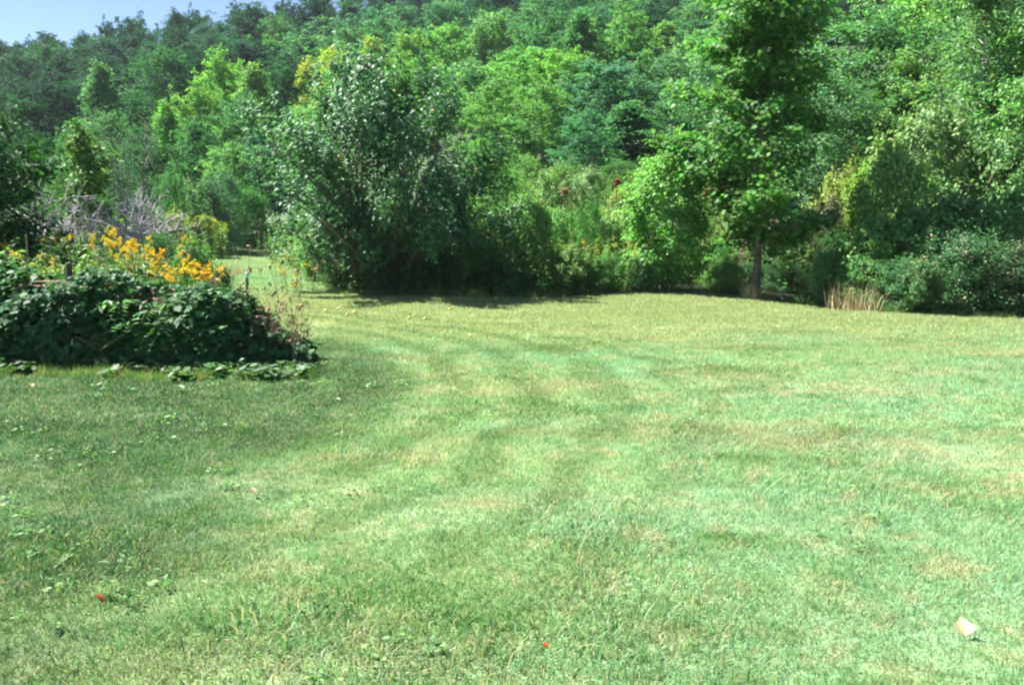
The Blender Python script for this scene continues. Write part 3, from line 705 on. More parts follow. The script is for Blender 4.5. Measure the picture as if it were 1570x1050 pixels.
# ------------------------------------------------------------------ heaps of dead branches
def dead_heap(seed, L, H, n):
    rng = R(seed); A = Acc()
    def rec(p, d, ln, r, lv):
        m = 5; pts = [p]; dd = d.copy()
        for k in range(m):
            dd = unit((dd + rng.normal(0, .22, 3))[None])[0]; pts.append(pts[-1] + dd * ln / m)
        pts = np.array(pts); pts[:, 2] = np.maximum(pts[:, 2], .02); tube(A, pts, np.linspace(r, r * .45, m + 1), 4)
        if lv:
            for k in range(rng.randint(3, 6)):
                j = rng.randint(1, m + 1); nd = unit((dd + rng.normal(0, .75, 3) + [0, 0, .15])[None])[0]
                rec(pts[j], nd, ln * rng.uniform(.4, .65), r * .5, lv - 1)
    for k in range(n):
        p = np.array([rng.uniform(-L / 2, L / 2), rng.uniform(-.4, .4), rng.uniform(0, H * .75)])
        rec(p, unit(np.array([[rng.normal(0, .8), rng.normal(0, .5), rng.uniform(.1, .9)]]))[0], H * rng.uniform(.22, .40), .018, 2)
    return A.mesh('dead_branches', M_DEAD)
for (px, top, wpx, Y, seed, lb) in ((92, 286, 66, 16.2, 1, 'left-hand heap of bare grey dead branches behind the goldenrod'), (212, 305, 52, 16.6, 2, 'right-hand heap of bare grey dead branches beside the sapling')):
    X = px_x(px, Y); H = z_at(top, Y) - gz(X, Y)
    tag(obj('dead_branch_heap', dead_heap(seed, wpx / F * Y * .8, H, 64)), lb, 'dead branches').location = (X, Y, gz(X, Y))

# ------------------------------------------------------------------ goldenrod and weeds
def weed(seed, H=1.2, n=60, leaf=.10, T=T_LANCE, mat=None, lean=.1, branch=0):
    rng = R(seed); W = Acc(); A = Acc()
    top = np.array([rng.normal(0, lean) * H, rng.normal(0, lean) * H, H]); S = bez(np.zeros(3), np.array([0, 0, H * .55]), top, 6)
    tube(W, S, np.linspace(.006, .003, 6), 4)
    u = rng.uniform(.12, .98, n); P = np.stack([np.interp(u, np.linspace(0, 1, 6), S[:, c]) for c in range(3)], 1)
    az = rng.uniform(0, 6.28, n); d = np.stack([np.cos(az), np.sin(az), rng.uniform(-.1, .8, n)], 1); d = unit(d)
    s = leaf * (1.25 - .7 * u) * rng.uniform(.7, 1.2, n)
    A.add(*leaves(P + d * s[:, None] * .5, unit(np.array([0, 0, 1.]) + rng.normal(0, .35, (n, 3))), d, s, T))
    return W, A, S
def goldenrod(seed, H):
    W, A, S = weed(seed, H, 70, .11)
    rng = R(seed + 900); Fl = Acc()
    nb = rng.randint(9, 14); pts = []
    for k in range(nb):
        u = rng.uniform(.78, 1.0); p = np.array([np.interp(u, np.linspace(0, 1, 6), S[:, c]) for c in range(3)])
        a = rng.uniform(0, 6.28); L = rng.uniform(.07, .15) * (1.5 - u); q = p + [math.cos(a) * L, math.sin(a) * L, .06]; e = p + [math.cos(a) * L * 1.5, math.sin(a) * L * 1.5, .045]
        B = bez(p, q, e, 5); tube(W, B, np.full(5, .0018), 3)
        for b in B[1:]: pts.append(b + rng.normal(0, .010, (9, 3)) + [0, 0, .008])
    pts.append(S[-1] + rng.normal(0, .015, (24, 3)))
    P = np.concatenate(pts); n = len(P)
    Fl.add(*leaves(P, unit(rng.normal(0, 1, (n, 3)) + [0, 0, .8]), unit(rng.normal(0, 1, (n, 3))), rng.uniform(.014, .026, n), T_QUAD))
    return W.mesh('stem', M_STEM), A.mesh('leaf_mass', M_WEED), Fl.mesh('plume', M_FLOWER)
GR = [goldenrod(500 + k, 1.15) for k in range(6)]
def put_goldenrod(px, py_top, Y, label, group, col=(.68, .42, .03), size=1.0):
    X = px_x(px, Y, 1.0); zg = gz(X, Y); H = max(z_at(py_top, Y) - zg, .35); pr = GR[rg.randint(len(GR))]
    s = H / 1.15; sw = size * rg.uniform(.5, 1.0)
    r = thing('goldenrod', label, 'goldenrod', (X, Y, zg), rg.uniform(0, 6.28), group, (sw, sw, s))
    obj('stem', pr[0], r); obj('foliage', pr[1], r, (.085 * rg.uniform(.8, 1.2), .165, .045)); obj('flower_plume', pr[2], r, tuple(c * rg.uniform(.85, 1.15) for c in col))
# flower heads of the big patch behind the vine hedge: column, row
gp = [(6, 380), (20, 384), (62, 374), (88, 376), (72, 383), (98, 371), (55, 400), (80, 406), (60, 422), (130, 358), (150, 384), (165, 358), (172, 362), (180, 360), (176, 372), (190, 378), (184, 388), (196, 384), (200, 392), (192, 370),
      (205, 385), (212, 398), (218, 380), (224, 388), (212, 408), (208, 412), (232, 412), (240, 405), (245, 415), (236, 418), (258, 418), (264, 421), (287, 402), (293, 408), (300, 404), (282, 408), (305, 424), (312, 420), (318, 422), (324, 424), (300, 428),
      (330, 418), (284, 372), (290, 374), (262, 378), (160, 428), (150, 424), (190, 422), (200, 416), (110, 394), (35, 396), (250, 392), (270, 396), (140, 370), (168, 392), (180, 402), (222, 372), (228, 400), (310, 412), (186, 410), (204, 376), (170, 380), (215, 390), (320, 412), (196, 402), (234, 394)]
for gi, (a, b) in enumerate(gp):
    if gi % 5 == 4: continue
    Y = 10.9 + (440 - b) / 90 * 3.6 + rg.uniform(-.25, .25)
    put_goldenrod(a, b - 6, Y, 'goldenrod in orange yellow flower in the thicket behind the vine hedge', 'goldenrod flowering behind the vine hedge', size=.85)
for (a, b) in [(422, 402), (430, 412), (438, 420), (446, 398), (452, 424), (460, 412), (470, 405), (478, 414), (485, 402), (448, 436), (458, 440), (436, 392)]:
    put_goldenrod(a, b - 4, 17.0 + (440 - b) / 12., 'goldenrod with sparse flowers beside the path at the left of the apple tree', 'goldenrod at the left of the apple tree', (.6, .45, .03))
for (a, b) in [(735, 362), (758, 362), (845, 372), (900, 374), (915, 380), (945, 368), (962, 378), (975, 380), (968, 388), (992, 372), (880, 384)]:
    put_goldenrod(a, b - 3, 18.7 + rg.uniform(-.2, .5), 'goldenrod in flower in the weedy border right of the apple tree', 'goldenrod in the border right of the apple tree', (.5, .40, .05), .7)
for (a, b) in [(272, 338), (285, 332), (300, 336), (318, 334), (330, 338), (345, 344)]:
    put_goldenrod(a, b, 29 + rg.uniform(-2, 3), 'far goldenrod with dull yellow heads left of the distant path', 'goldenrod along the far path', (.45, .38, .04), 1.5)

# undergrowth: uncountable weeds filling the borders and thickets
WD = []
for k in range(5):
    W, A, S = weed(600 + k, 1.0, 90, .12, T_LANCE); A2 = Acc(); A2.V = W.V + A.V; A2.F = W.F + [f + W.n for f in A.F]; WD.append((A2.mesh('weed', weed_mat([(.07, .155, .045), (.13, .25, .07), (.055, .12, .04), (.16, .26, .08), (.09, .13, .05)][k])), (1, 1, 1)))
for k in range(3):
    W, A, S = weed(610 + k, .8, 70, .10, T_OVAL); A2 = Acc(); A2.V = W.V + A.V; A2.F = W.F + [f + W.n for f in A.F]; WD.append((A2.mesh('weed', weed_mat([(.06, .14, .045), (.085, .17, .05), (.14, .10, .05)][k])), (1, 1, 1)))
def zone(poly, spacing, rng):
    """points inside a ground quad given by (x,y) corners"""
    P = np.array(poly); X, Y = jgrid(P[:, 0].min(), P[:, 0].max(), P[:, 1].min(), P[:, 1].max(), spacing, rng)
    ins = np.zeros(len(X), bool); j = len(P) - 1
    for i in range(len(P)):
        c = ((P[i, 1] > Y) != (P[j, 1] > Y)) & (X < (P[j, 0] - P[i, 0]) * (Y - P[i, 1]) / (P[j, 1] - P[i, 1] + 1e-9) + P[i, 0]); ins ^= c; j = i
    return X[ins], Y[ins]
def gp_(px, Y): return (px_x(px, Y, .3), Y)
ru = R(31)
Zs = [ # polygon, spacing, target picture row of the tops
 ([gp_(-60, 10.0), gp_(330, 10.0), gp_(352, 13), gp_(330, 17), gp_(-60, 17)], .16, .98, .3),
 ([gp_(-60, 17), gp_(330, 17), gp_(300, 34), gp_(-60, 34)], .42, .9, .3),
 ([gp_(500, 18.7), gp_(700, 17.9), gp_(830, 17.7), gp_(950, 18.9), gp_(1010, 19.2), gp_(1010, 22), gp_(490, 22)], .22, 1.0, .3),
 ([gp_(660, 22), gp_(1130, 22), gp_(1130, 36), gp_(560, 36)], .40, 1.15, .35),
 ([gp_(415, 18.6), gp_(490, 18.6), gp_(480, 22.5), gp_(425, 23)], .2, .7, .3),
 ([gp_(1170, 19.3), gp_(1300, 17.8), gp_(1600, 15.8), gp_(1600, 24), gp_(1130, 24)], .34, 1.1, .3),
 ([gp_(345, 24.5), gp_(480, 22.5), gp_(520, 36), gp_(400, 44)], .45, .9, .3),
]
UX, UY, US, UI = [], [], [], []
for zi, (poly, sp, hh, hv) in enumerate(Zs):
    X, Y = zone(poly, sp, ru); k = ~((on_lawn(X, Y)) & (Y > 9.5)); X, Y = X[k], Y[k]
    nn = np.array([noise.noise(Vector((x * .8, y * .8, 9.))) for x, y in zip(X, Y)])
    UI.append(ru.randint(0, len(WD), len(X)) if zi not in (3, 6) else np.array([1, 3, 3, 1, 6])[ru.randint(0, 5, len(X))]); UX.append(X); UY.append(Y); US.append(hh * (1 + hv * nn * 1.6) * ru.uniform(.75, 1.15, len(X)))
UX, UY, US = map(np.concatenate, (UX, UY, US))
tag(scatter('undergrowth', np.stack([UX, UY, ground_z(UX, UY)], 1), np.concatenate(UI), ru.uniform(0, 6.28, len(UX)), US, WD), 'tangled green weeds filling the borders behind the lawn')

# rough uncut grass along the foot of the borders and tufts of tan dry grass
LG = [(blades(700 + k, 60, .12, .20, .006, .35, .6, mat=weed_mat([(.10, .19, .055), (.15, .22, .07), (.22, .21, .09)][k]), hvar=.6), (1, 1, 1)) for k in range(3)]
ex, ey = [], []
for i in range(5, len(EDGE) - 1):
    p0, p1 = EDGE[i], EDGE[i + 1]; n = int(abs(p1[0] - p0[0]) / F * 17 / .035)
    for q in range(n):
        t = q / n; px = p0[0] + (p1[0] - p0[0]) * t; y = p0[1] + (p1[1] - p0[1]) * t + ru.uniform(-.12, .45); ex.append(px_x(px, y, .05)); ey.append(y)
for q in range(420):
    x_ = ru.uniform(-6.4, -2.0); ex.append(x_); ey.append(8.82 + ru.normal(0, .16) - .1 * math.sin(x_ * 3.1))
for yy in np.arange(11, 40, .06):
    for s in (-1, 1):
        cx = np.interp(yy, [9, 12, 16, 20, 26, 34, 46], [-2.2, -3.1, -4.1, -5.3, -7.5, -10.6, -15.6]); hw = np.interp(yy, [9, 14, 20, 30, 46], [1.6, 1.7, 1.6, 1.45, 1.5])
        if s > 0 and yy < 19.5: continue
        ex.append(cx + s * (hw + ru.uniform(-.1, .35))); ey.append(yy)
ex, ey = np.array(ex), np.array(ey)
tag(scatter('long_grass', np.stack([ex, ey, ground_z(ex, ey)], 1), ru.randint(0, 3, len(ex)), ru.uniform(0, 6.28, len(ex)), ru.uniform(.3, 1.0, len(ex)) * np.where(ex > 6.5, .55, np.where(ey < 9.5, .5, np.where(ex < -3.2, .55, 1))), LG), 'uncut grass along the foot of the borders')
tanb = [blades(720 + k, 110, .26, .46, .006, .35, .6, mat=M_TAN, hvar=.45) for k in range(2)]
for (px, Y, s, lb) in ((1292, 15.5, 1.05, 'tan dry grass tuft left of two at the tip of the right-hand thicket'), (1330, 15.2, 1.0, 'tan dry grass tuft right of two at the tip of the right-hand thicket'), (1152, 17.75, .8, 'tan dry grass round the foot of the maple trunk'), (362, 25.0, .9, 'pale dry grass tuft beside the bend of the path'), (1184, 17.7, .6, 'small tan grass tuft just right of the maple trunk')):
    X = px_x(px, Y, .3); o = tag(obj('dry_grass_tuft', tanb[rg.randint(2)]), lb, 'dry grass', 'tufts of tan dry grass'); o.location = (X, Y, gz(X, Y)); o.scale = (s, s, s)

# ------------------------------------------------------------------ vine hedge on the left
def vine_hedge():
    rng = R(42)
    x0 = px_x(-140, 9.9); x1 = px_x(458, 9.5); L = x1 - x0
    n = 15000; s = rng.rand(n) ** .95
    def top(s_): return np.interp(s_, [0, .55, .72, .84, .93, 1], [.90, .90, .80, .66, .44, .20])
    def wid(s_): return np.interp(s_, [0, .8, 1], [.72, .62, .30])
    th = rng.uniform(-.05, 1.0, n) * math.pi
    lum = np.array([noise.noise(Vector((a * L * 1.3, math.cos(b) * 1.3, math.sin(b) * 1.3 + 3))) for a, b in zip(s, th)])
    lum2 = np.array([noise.noise(Vector((a * L * 4.1, math.cos(b) * 3.3, math.sin(b) * 3.3 + 7))) for a, b in zip(s, th)])
    rr = 1 + .34 * lum + .20 * lum2 - np.abs(rng.normal(0, .07, n)) + (rng.rand(n) < .04) * rng.uniform(0, .12, n)
    inside = rng.rand(n) < .30; rr[inside] *= rng.uniform(.4, .95, inside.sum())
    c = np.cos(th); sn = np.abs(np.sin(th)) ** .75
    Y = 9.78 - np.sign(c) * np.abs(c) ** .8 * wid(s) * rr; Z = sn * top(s) * rr
    X = x0 + s * L + rng.normal(0, .05, n)
    P = np.stack([X, Y, np.maximum(Z, .03) + ground_z(X, Y)], 1)
    out = unit(np.stack([np.zeros(n), -c * .9, sn + .25], 1)); 
    Nn = unit(out + rng.normal(0, .45, (n, 3)) + [0, 0, .25]); D = unit(np.stack([rng.normal(0, .5, n), -c * .4 + rng.normal(0, .3, n), -.9 * np.ones(n)], 1))
    A = Acc(); A.add(*leaves(P, Nn, D, rng.uniform(.05, .115, n), T_MAPLE))
    W = Acc()
    for k in range(70):
        a = rng.rand(); t0 = rng.uniform(.1, .9) * math.pi; pts = []
        for q in range(8):
            a2 = np.clip(a + q * .012 * rng.choice([-1, 1]), 0, 1); t0 += rng.normal(0, .18); cc = math.cos(t0); x = x0 + a2 * L
            pts.append([x, 9.78 - cc * float(wid(a2)) * .97, max(.02, abs(math.sin(t0)) * float(top(a2)) * .97) + gz(x, 9.8)])
        tube(W, pts, np.linspace(.007, .003, 8), 4)
    h = thing('vine_hedge', 'long hedge of dark broad leaved vines along the left side of the lawn', 'hedge', (0, 0, 0))
    h.location = ((x0 + x1) / 2, 9.78, 0)
    for nm, me, col in (('foliage', A.mesh('vine_leaves', M_GLOSSY), (.040, .115, .038)), ('stem', W.mesh('vine_stems', M_BROWN), None)):
        o = obj(nm, me, h, col); o.location = (-(x0 + x1) / 2, -9.78, 0)
vine_hedge()
# broad leaved fringe at the foot of the hedge
def rosette(seed, n, leaf, h, T, mat):
    rng = R(seed); az = rng.uniform(0, 6.28, n); el = rng.uniform(.15, 1.1, n)
    d = np.stack([np.cos(az) * np.cos(el), np.sin(az) * np.cos(el), np.sin(el)], 1); s = leaf * rng.uniform(.6, 1.2, n)
    P = d * (h * rng.uniform(.3, 1.0, n))[:, None] + rng.normal(0, .02, (n, 3)); P[:, 2] = np.abs(P[:, 2]) + .01
    A = Acc(); A.add(*leaves(P, unit(np.array([0, 0, 1.]) + rng.normal(0, .35, (n, 3)) - d * [.2, .2, 0]), d, s, T)); return A.mesh('rosette', mat)
RS = [(rosette(800 + k, 18, .12, .16, T_OVAL if k < 3 else T_MAPLE, weed_mat([(.060, .145, .045), (.085, .17, .065), (.05, .12, .038), (.07, .15, .055)][k])), (1, 1, 1)) for k in range(4)]
n = 300; X = ru.uniform(px_x(-60, 9), px_x(462, 9), n); Y = 9.05 - .12 * np.sin(X * 2) + ru.normal(0.16, .2, n)
nn = np.array([noise.noise(Vector((x * 1.6, 3.3, .7))) for x in X]); Y = Y - .45 * np.clip(nn, -.2, 1); k = (nn > -.28) | (ru.rand(n) < .3); X, Y = X[k], Y[k]; 
tag(scatter('creeping_weeds', np.stack([X, Y, ground_z(X, Y)], 1), ru.randint(0, 4, len(X)), ru.uniform(0, 6.28, len(X)), ru.uniform(.3, 1.1, len(X)), RS), 'broad leaved creeping weeds along the foot of the vine hedge')

# sumac shoots with compound leaves in front of the hedge
def sumac(seed):
    rng = R(seed); W = Acc(); A = Acc()
    for k in range(5):
        a = k * 1.25 + rng.uniform(-.4, .4); L = rng.uniform(.20, .36)
        e = np.array([math.cos(a) * L, math.sin(a) * L, rng.uniform(-.16, .06)]); B = bez(np.array([0, 0, 0.]), e * .5 + [0, 0, .12], e, 8); tube(W, B, np.linspace(.004, .002, 8), 3)
        side = unit(np.cross(e, [0, 0, 1.])[None])[0]
        for s in (-1, 1):
            P = B[2:] + side * s * .055 - [0, 0, .008]; nn = len(P); D = unit(np.tile(side * s + unit(e[None])[0] * .35 - [0, 0, .25], (nn, 1))); A.add(*leaves(P, unit(np.tile([0, 0, 1.], (nn, 1)) + rng.normal(0, .35, (nn, 3))), D, rng.uniform(.08, .12, nn), T_NARROW))
    tube(W, [[0, .3, -.2], [0.01, .12, -.08], [0, 0, 0]], [.009, .007, .005], 5)
    return W.mesh('stem', M_STEM), A.mesh('leaves', M_MAPLE)
for q, (px, py, lb) in enumerate(((188, 468, 'highest sumac shoot with feathery leaves on the front of the vine hedge'), (235, 478, 'right-hand upper sumac shoot on the front of the vine hedge'), (200, 505, 'lowest left sumac shoot on the front of the vine hedge'), (246, 508, 'lowest right sumac shoot on the front of the vine hedge'))):
    Y = 9.22; X = px_x(px, Y, .5); W_, A_ = sumac(840 + q); z = z_at(py, Y)
    r = thing('sumac_shoot', lb, 'sumac', (X, Y, max(z, .3)), q, 'sumac shoots in the vine hedge'); obj('stem', W_, r); obj('foliage', A_, r, (.085, .19, .085))

# fence posts
def post(px, top, Y, r, mat, lb, cap=None):
    X = px_x(px, Y, 1.0); h = z_at(top, Y) - gz(X, Y); A = Acc(); A_ = []
    tube(A, [[0, 0, -.3], [0, 0, h * .5], [0.01, 0, h - .02], [0.01, 0, h], [.01, 0, h + .001]], [r, r, r * .97, r * .85, .002], 9)
    t = thing('fence_post', lb, 'post', (X, Y, gz(X, Y))); obj('shaft', A.mesh('post', mat, False), t)
    if cap:
        B = Acc(); tube(B, [[.01, 0, h - .03], [.01, 0, h + .012], [.01, 0, h + .03], [.01, 0, h + .031]], [r * 1.25, r * 1.3, r * 1.1, .002], 8); obj('cap', B.mesh('cap', cap), t)
post(105, 403, 9.75, .034, M_POST, 'dark weathered wooden post standing up out of the vine hedge')
post(377, 422, 9.6, .014, M_METAL, 'thin dark metal post with a pale cap near the right end of the hedge', M_CAP)
post(42, 360, 12.5, .012, M_BROWN, 'thin brown stake among the goldenrod near the left edge')

# dried brown dock beside the hedge end
def dock(seed, H):
    rng = R(seed); W = Acc(); A = Acc(); 
    for k in range(3):
        e = np.array([rng.normal(0, .28), rng.normal(0, .2), 1.]) * H * rng.uniform(.7, 1.0); B = bez(np.zeros(3), e * [.3, .3, .6], e, 6); tube(W, B, np.linspace(.004, .002, 6), 3)
        for j in range(4):
            p = B[rng.randint(2, 6)]; q = p + rng.normal(0, .09, 3) + [0, 0, .08]; tube(W, [p, (p + q) / 2 + [0, 0, -.01], q], [.002] * 3, 3)
            c = q + rng.normal(0, .014, (7, 3)); A.add(*leaves(c, unit(rng.normal(0, 1, (7, 3))), unit(rng.normal(0, 1, (7, 3))), rng.uniform(.018, .035, 7), T_QUAD))
    return W.mesh('stem', M_BROWN), A.mesh('seed_head', M_BROWN)
DK = [dock(860 + k, .6) for k in range(3)]
for q, (px, top, Y) in enumerate([(408, 450, 9.5), (420, 462, 9.4), (446, 468, 9.3), (415, 440, 9.9), (440, 456, 9.6), (456, 462, 9.5), (330, 422, 11.0), (338, 432, 10.6)]):
    X = px_x(px, Y, .6); h = z_at(top, Y) - gz(X, Y); pr = DK[q % 3]; s = max(h, .2) / .6
    r = thing('dried_weed', 'dry brown seed stalk at the right end of the vine hedge', 'dried weed', (X, Y, gz(X, Y)), q * 1.3, 'dry brown seed stalks at the hedge end', (s, s, s)); obj('stem', pr[0], r); obj('seed_head', pr[1], r)
# rust and pink seed heads in the far weeds
def rust_head(px, py, Y, wpx, col, lb):
    rng = R(px); X = px_x(px, Y, z_at(py, Y)); zg = gz(X, Y); z = z_at(py, Y) - zg; rad = wpx / F * Y / 2; n = 260
    P = rng.normal(0, .42, (n, 3)) * rad + [0, 0, z]; A = Acc(); A.add(*leaves(P, unit(rng.normal(0, 1, (n, 3)) + [0, -.3, .6]), unit(rng.normal(0, 1, (n, 3))), rng.uniform(.05, .09, n), T_QUAD))
    W = Acc(); 
    for k in range(4): tube(W, [[rng.normal(0, .05), rng.normal(0, .05), 0], [0, 0, z * .6], [rng.normal(0, .3) * rad, 0, z]], [.01, .008, .005], 4)
    t = thing('dead_flower_head', lb, 'seed head', (X, Y, zg)); obj('stem', W.mesh('stem', M_BROWN), t); obj('seed_head', A.mesh('head', M_FLOWER), t, col)
rust_head(946, 279, 26.0, 9, (.26, .11, .05), 'rust brown seed head left of the top of the round bush')
rust_head(866, 294, 28.0, 12, (.30, .18, .13), 'dull pink dead flower head in the pale weeds, mid border')
rust_head(1082, 296, 21.0, 9, (.40, .28, .18), 'pale pinkish dead leaves between round bush and maple')

def relabel(group, base, parts):
    """own label for each of a group: base, its row, its stretch and its turn from the left"""
    L = [o for o in C.objects if o.get('group') == group]
    def scr(o):
        y = o.location.y; return 785 + o.location.x / y * F
    L.sort(key=scr); ys = sorted(o.location.y for o in L); q1, q2 = ys[len(ys) // 3], ys[2 * len(ys) // 3]
    sec = {}
    for o in L:
        row = 'front' if o.location.y < q1 else 'middle' if o.location.y < q2 else 'back'
        pl = next((t for x, t in parts if scr(o) < x), parts[-1][1]); sec.setdefault((row, pl), []).append(o)
    for (row, pl), l in sec.items():
        for i, o in enumerate(l):
            o['label'] = (ORD[i] + ' ' if len(l) > 1 and i < len(ORD) else '') + '%s %s, %s row' % (base, pl, row)
ORD = ['leftmost', 'second from left', 'third from left', 'fourth from left', 'fifth from left', 'sixth from left', 'seventh from left', 'eighth from left', 'ninth from left', 'tenth from left', 'eleventh from left']
def relabel_all():
    relabel('goldenrod flowering behind the vine hedge', 'orange yellow goldenrod', [(98, 'left of the wooden post'), (165, 'just right of the wooden post'), (205, 'below the sapling'), (240, 'in the thickest of the patch'), (285, 'right of the thickest flowers'), (999, 'near the thin metal post')])
    relabel('goldenrod in the border right of the apple tree', 'yellow goldenrod', [(800, 'right of the apple tree'), (930, 'in the middle of the weedy border'), (2000, 'left of the round leafy bush')])
    relabel('goldenrod at the left of the apple tree', 'sparse yellow goldenrod', [(445, 'beside the path'), (2000, 'at the foot of the apple tree')])
    relabel('goldenrod along the far path', 'far dull yellow goldenrod', [(300, 'below the dead branches'), (2000, 'by the far path')])
    relabel('dry brown seed stalks at the hedge end', 'dry brown seed stalk', [(380, 'left of the thin metal post'), (415, 'just right of the metal post'), (2000, 'at the hedge tip')])
    relabel('windfall apples by the apple tree', 'yellow windfall apple', [(470, 'by the path mouth'), (560, 'left of the apple tree'), (2000, 'before the apple tree')])
    relabel('white flowers along the lawn edge', 'tiny white flower', [(1100, 'left of the maple'), (1212, 'just right of the maple trunk'), (1300, 'before the dark gap'), (2000, 'before the cream flecked bush')])

# ------------------------------------------------------------------ small things on the lawn
def leaf_blade(rng, L, Wd, curl, pointed=True):
    m = 7; ys = np.linspace(0, 1, m); wds = np.array([.06, .62, 1.0, .80, .52, .25, .02]) if pointed else np.array([.2, .8, 1., 1., .9, .6, .1])
    V = []; 
    for k, yv in enumerate(ys):
        zc = curl * math.sin(yv * math.pi) * L
        for s in (-1, -.5, 0, .5, 1):
            V.append([s * wds[k] * Wd / 2 * (1 + rng.uniform(-.06, .06)), (yv - .5) * L, zc + abs(s) * Wd * .16 * wds[k]])
    V = np.array(V); i, j = np.meshgrid(np.arange(m - 1), np.arange(4)); q = (i * 5 + j).ravel(); Fc = np.stack([q, q + 1, q + 6, q + 5], 1)
    A = Acc(); A.add(V, Fc); B = Acc(); tube(B, [[0, -L * .5, 0.002], [0, -L * .64, .006], [.004, -L * .80, .012]], [.0012, .001, .0009], 4)
    return A, B
FL = [(1475, 975, .072, .090, (.80, .68, .34), 'large pale yellow fallen leaf with its stalk up, lower right of the lawn', 3.05, .35),
      (153, 929, .055, .030, (.55, .10, .025), 'orange red fallen leaf, lower left of the lawn', 1.0, .6),
      (388, 762, .060, .040, (.60, .40, .24), 'tan curled fallen leaf left of centre', .6, .3),
      (462, 772, .045, .035, (.62, .55, .33), 'small pale fallen leaf right of the tan curled one', 2.1, .2),
      (991, 745, .055, .030, (.22, .09, .03), 'small dark brown curled fallen leaf, centre right', 1.4, .4),
      (1292, 815, .050, .030, (.72, .50, .36), 'pale pinkish fallen leaf, right of the lawn', 2.4, .3),
      (836, 1003, .035, .022, (.72, .12, .05), 'small red fallen leaf near the bottom edge', .4, .4),
      (276, 600, .110, .060, (.62, .68, .50), 'whitish green leaf lying before the vine hedge', 1.3, .2),
      (160, 878, .060, .035, (.40, .55, .32), 'light green weed leaf lying in the dry patch, lower left', 2.0, .3),
      (314, 907, .035, .012, (.75, .75, .50), 'tiny pale leaf sliver, lower left of the lawn', 1.2, .2),
      (50, 595, .060, .040, (.85, .42, .03), 'small orange leaf before the left end of the vine hedge', .3, .3),
      (518, 617, .055, .040, (.75, .72, .55), 'small whitish leaf where the mower tracks bend', .8, .3),
      (718, 516, .11, .07, (.78, .66, .30), 'pale yellow leaf on the turf beyond the bend', .5, .2),
      (778, 517, .09, .06, (.75, .65, .32), 'pale yellow leaf in front of the weedy border', 1.9, .2),
      (1195, 560, .06, .04, (.62, .50, .28), 'small tan leaf on the right of the far lawn', 1.0, .2),
      (1387, 770, .045, .03, (.70, .70, .50), 'tiny pale leaf at the right of the lawn', 2.7, .2)]
for q, (px, py, L, Wd, col, lb, rot, tilt) in enumerate(FL):
    X, Y = on_ground(px, py + 3); A, B = leaf_blade(R(q), L, Wd, .10 if q else .03)
    t = thing('fallen_leaf', lb, 'leaf', (X, Y, gz(X, Y) + .035 + L * .15), rot, 'fallen leaves on the lawn'); t.rotation_euler = (tilt if q else .8, .1 if q else 0, rot if q else -.1)
    kf = .85 if q == 0 else .45
    obj('blade', A.mesh('blade', M_FALLEN), t, tuple(c * kf for c in col)); obj('stalk', B.mesh('stalk', M_FALLEN), t, tuple(c * kf * .6 for c in col))
# windfall apples and yellow leaves by the goldenrod
wf = [(433, 455), (441, 462), (452, 452), (476, 458), (486, 456), (462, 470), (500, 478), (532, 485), (544, 481), (627, 490), (652, 491), (690, 476), (663, 452), (468, 449), (519, 476)]
for q, (px, py) in enumerate(wf):
    X, Y = on_ground(px, py)
    o = tag(obj('windfall_apple', apple_me), 'small yellow windfall apple on the grass by the apple tree', 'apple', 'windfall apples by the apple tree'); o.location = (X, Y, gz(X, Y) + .022); o.rotation_euler = (q, q * 2, 0); o.scale = (.95,) * 3
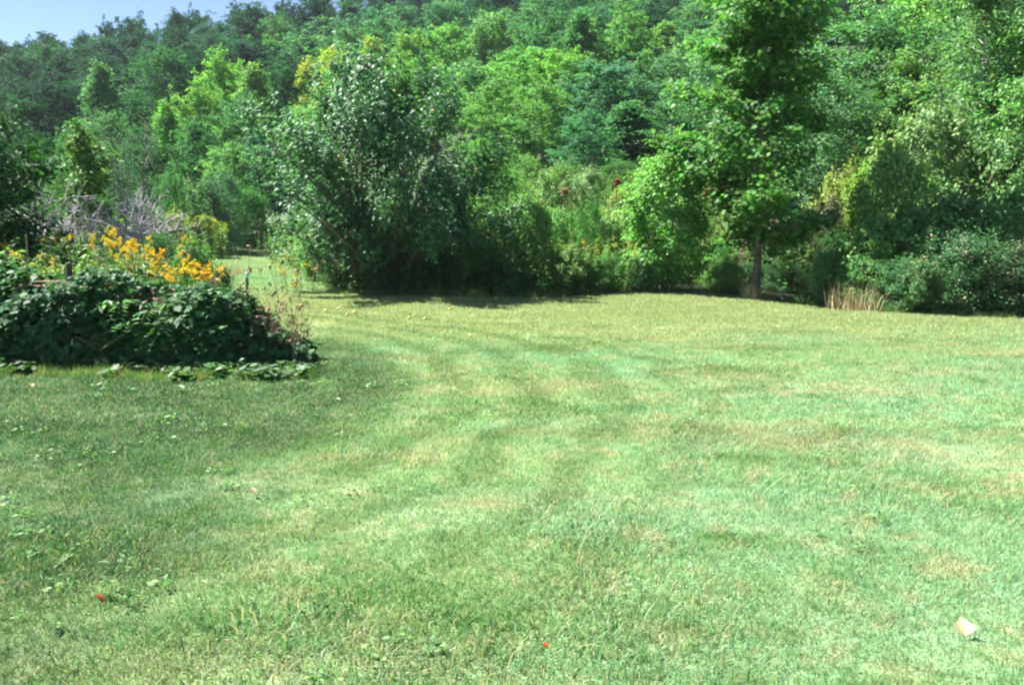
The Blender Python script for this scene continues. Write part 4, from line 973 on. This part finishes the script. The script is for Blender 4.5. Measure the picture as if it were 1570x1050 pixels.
# tiny white flowers by the maple
def daisy():
    A = Acc(); k = 7
    for i in range(k):
        a = i * 6.283 / k; A.add(*leaves(np.array([[math.cos(a) * .02, math.sin(a) * .02, .16]]), np.array([[0, -.5, .85]]), np.array([[math.cos(a), math.sin(a), 0.]]), np.array([.03]), T_OVAL))
    B = Acc(); tube(B, [[0, 0, 0], [.004, 0, .08], [0, 0, .16]], [.0015] * 3, 3); return A.mesh('petals', M_WHITE), B.mesh('stem', M_STEM)
DS = daisy()
for q, (px, py) in enumerate([(1196, 457), (1203, 456), (1207, 460), (1222, 459), (1226, 456), (1233, 457), (1199, 461), (1046, 441), (1086, 440), (1214, 457), (890, 440), (1498, 468)]):
    X, Y = on_ground(px, py + 6); r = thing('white_flower', 'tiny white flower at the edge of the lawn', 'flower', (X, Y, gz(X, Y)), q, 'white flowers along the lawn edge', (.75,) * 3); obj('petals', DS[0], r); obj('stem', DS[1], r)

relabel_all()
# low broad leaved weeds in the turf
lw = [(rosette(870 + k, 9, .032, .035, T_OVAL, weed_mat([(.13, .26, .085), (.10, .22, .07)][k])), (1, 1, 1)) for k in range(2)]
X = ru.uniform(-4, 4, 1500); Y = ru.uniform(2.6, 10, 1500)
nn = np.array([noise.noise(Vector((x * 1.3, y * 1.3, 2.))) for x, y in zip(X, Y)]); k = (nn > .30 - .16 * (X < -1)) & on_lawn(X, Y) & (np.abs(X) < .62 * Y); X, Y = X[k], Y[k]
tag(scatter('lawn_weeds', np.stack([X, Y, ground_z(X, Y) + .01], 1), ru.randint(0, 2, len(X)), ru.uniform(0, 6.28, len(X)), ru.uniform(.5, 1.2, len(X)), lw), 'low broad leaved weeds growing in the turf')
for o in C.objects:
    if o.name.startswith(('flower_plume', 'seed_head')): o['kind'] = 'stuff'
# ------------------------------------------------------------------ air
if HAZE > 0:
    m, t = new_mat('air'); v = N(t, 'ShaderNodeVolumePrincipled', inp={'Color': (.80, .90, 1.0, 1), 'Density': HAZE, 'Anisotropy': 0.2})
    o_ = N(t, 'ShaderNodeOutputMaterial'); t.links.new(v.outputs[0], o_.inputs['Volume'])
    x0, x1, y0, y1, z0, z1 = -265, 265, -65, 605, -1.5, 62
    V = np.array([[x, y, z] for z in (z0, z1) for y in (y0, y1) for x in (x0, x1)]); Fc = np.array([[0, 2, 3, 1], [4, 5, 7, 6], [0, 1, 5, 4], [2, 6, 7, 3], [0, 4, 6, 2], [1, 3, 7, 5]])
    tag(obj('haze', mesh_from('haze', V, [Fc], m)), kind='stuff')
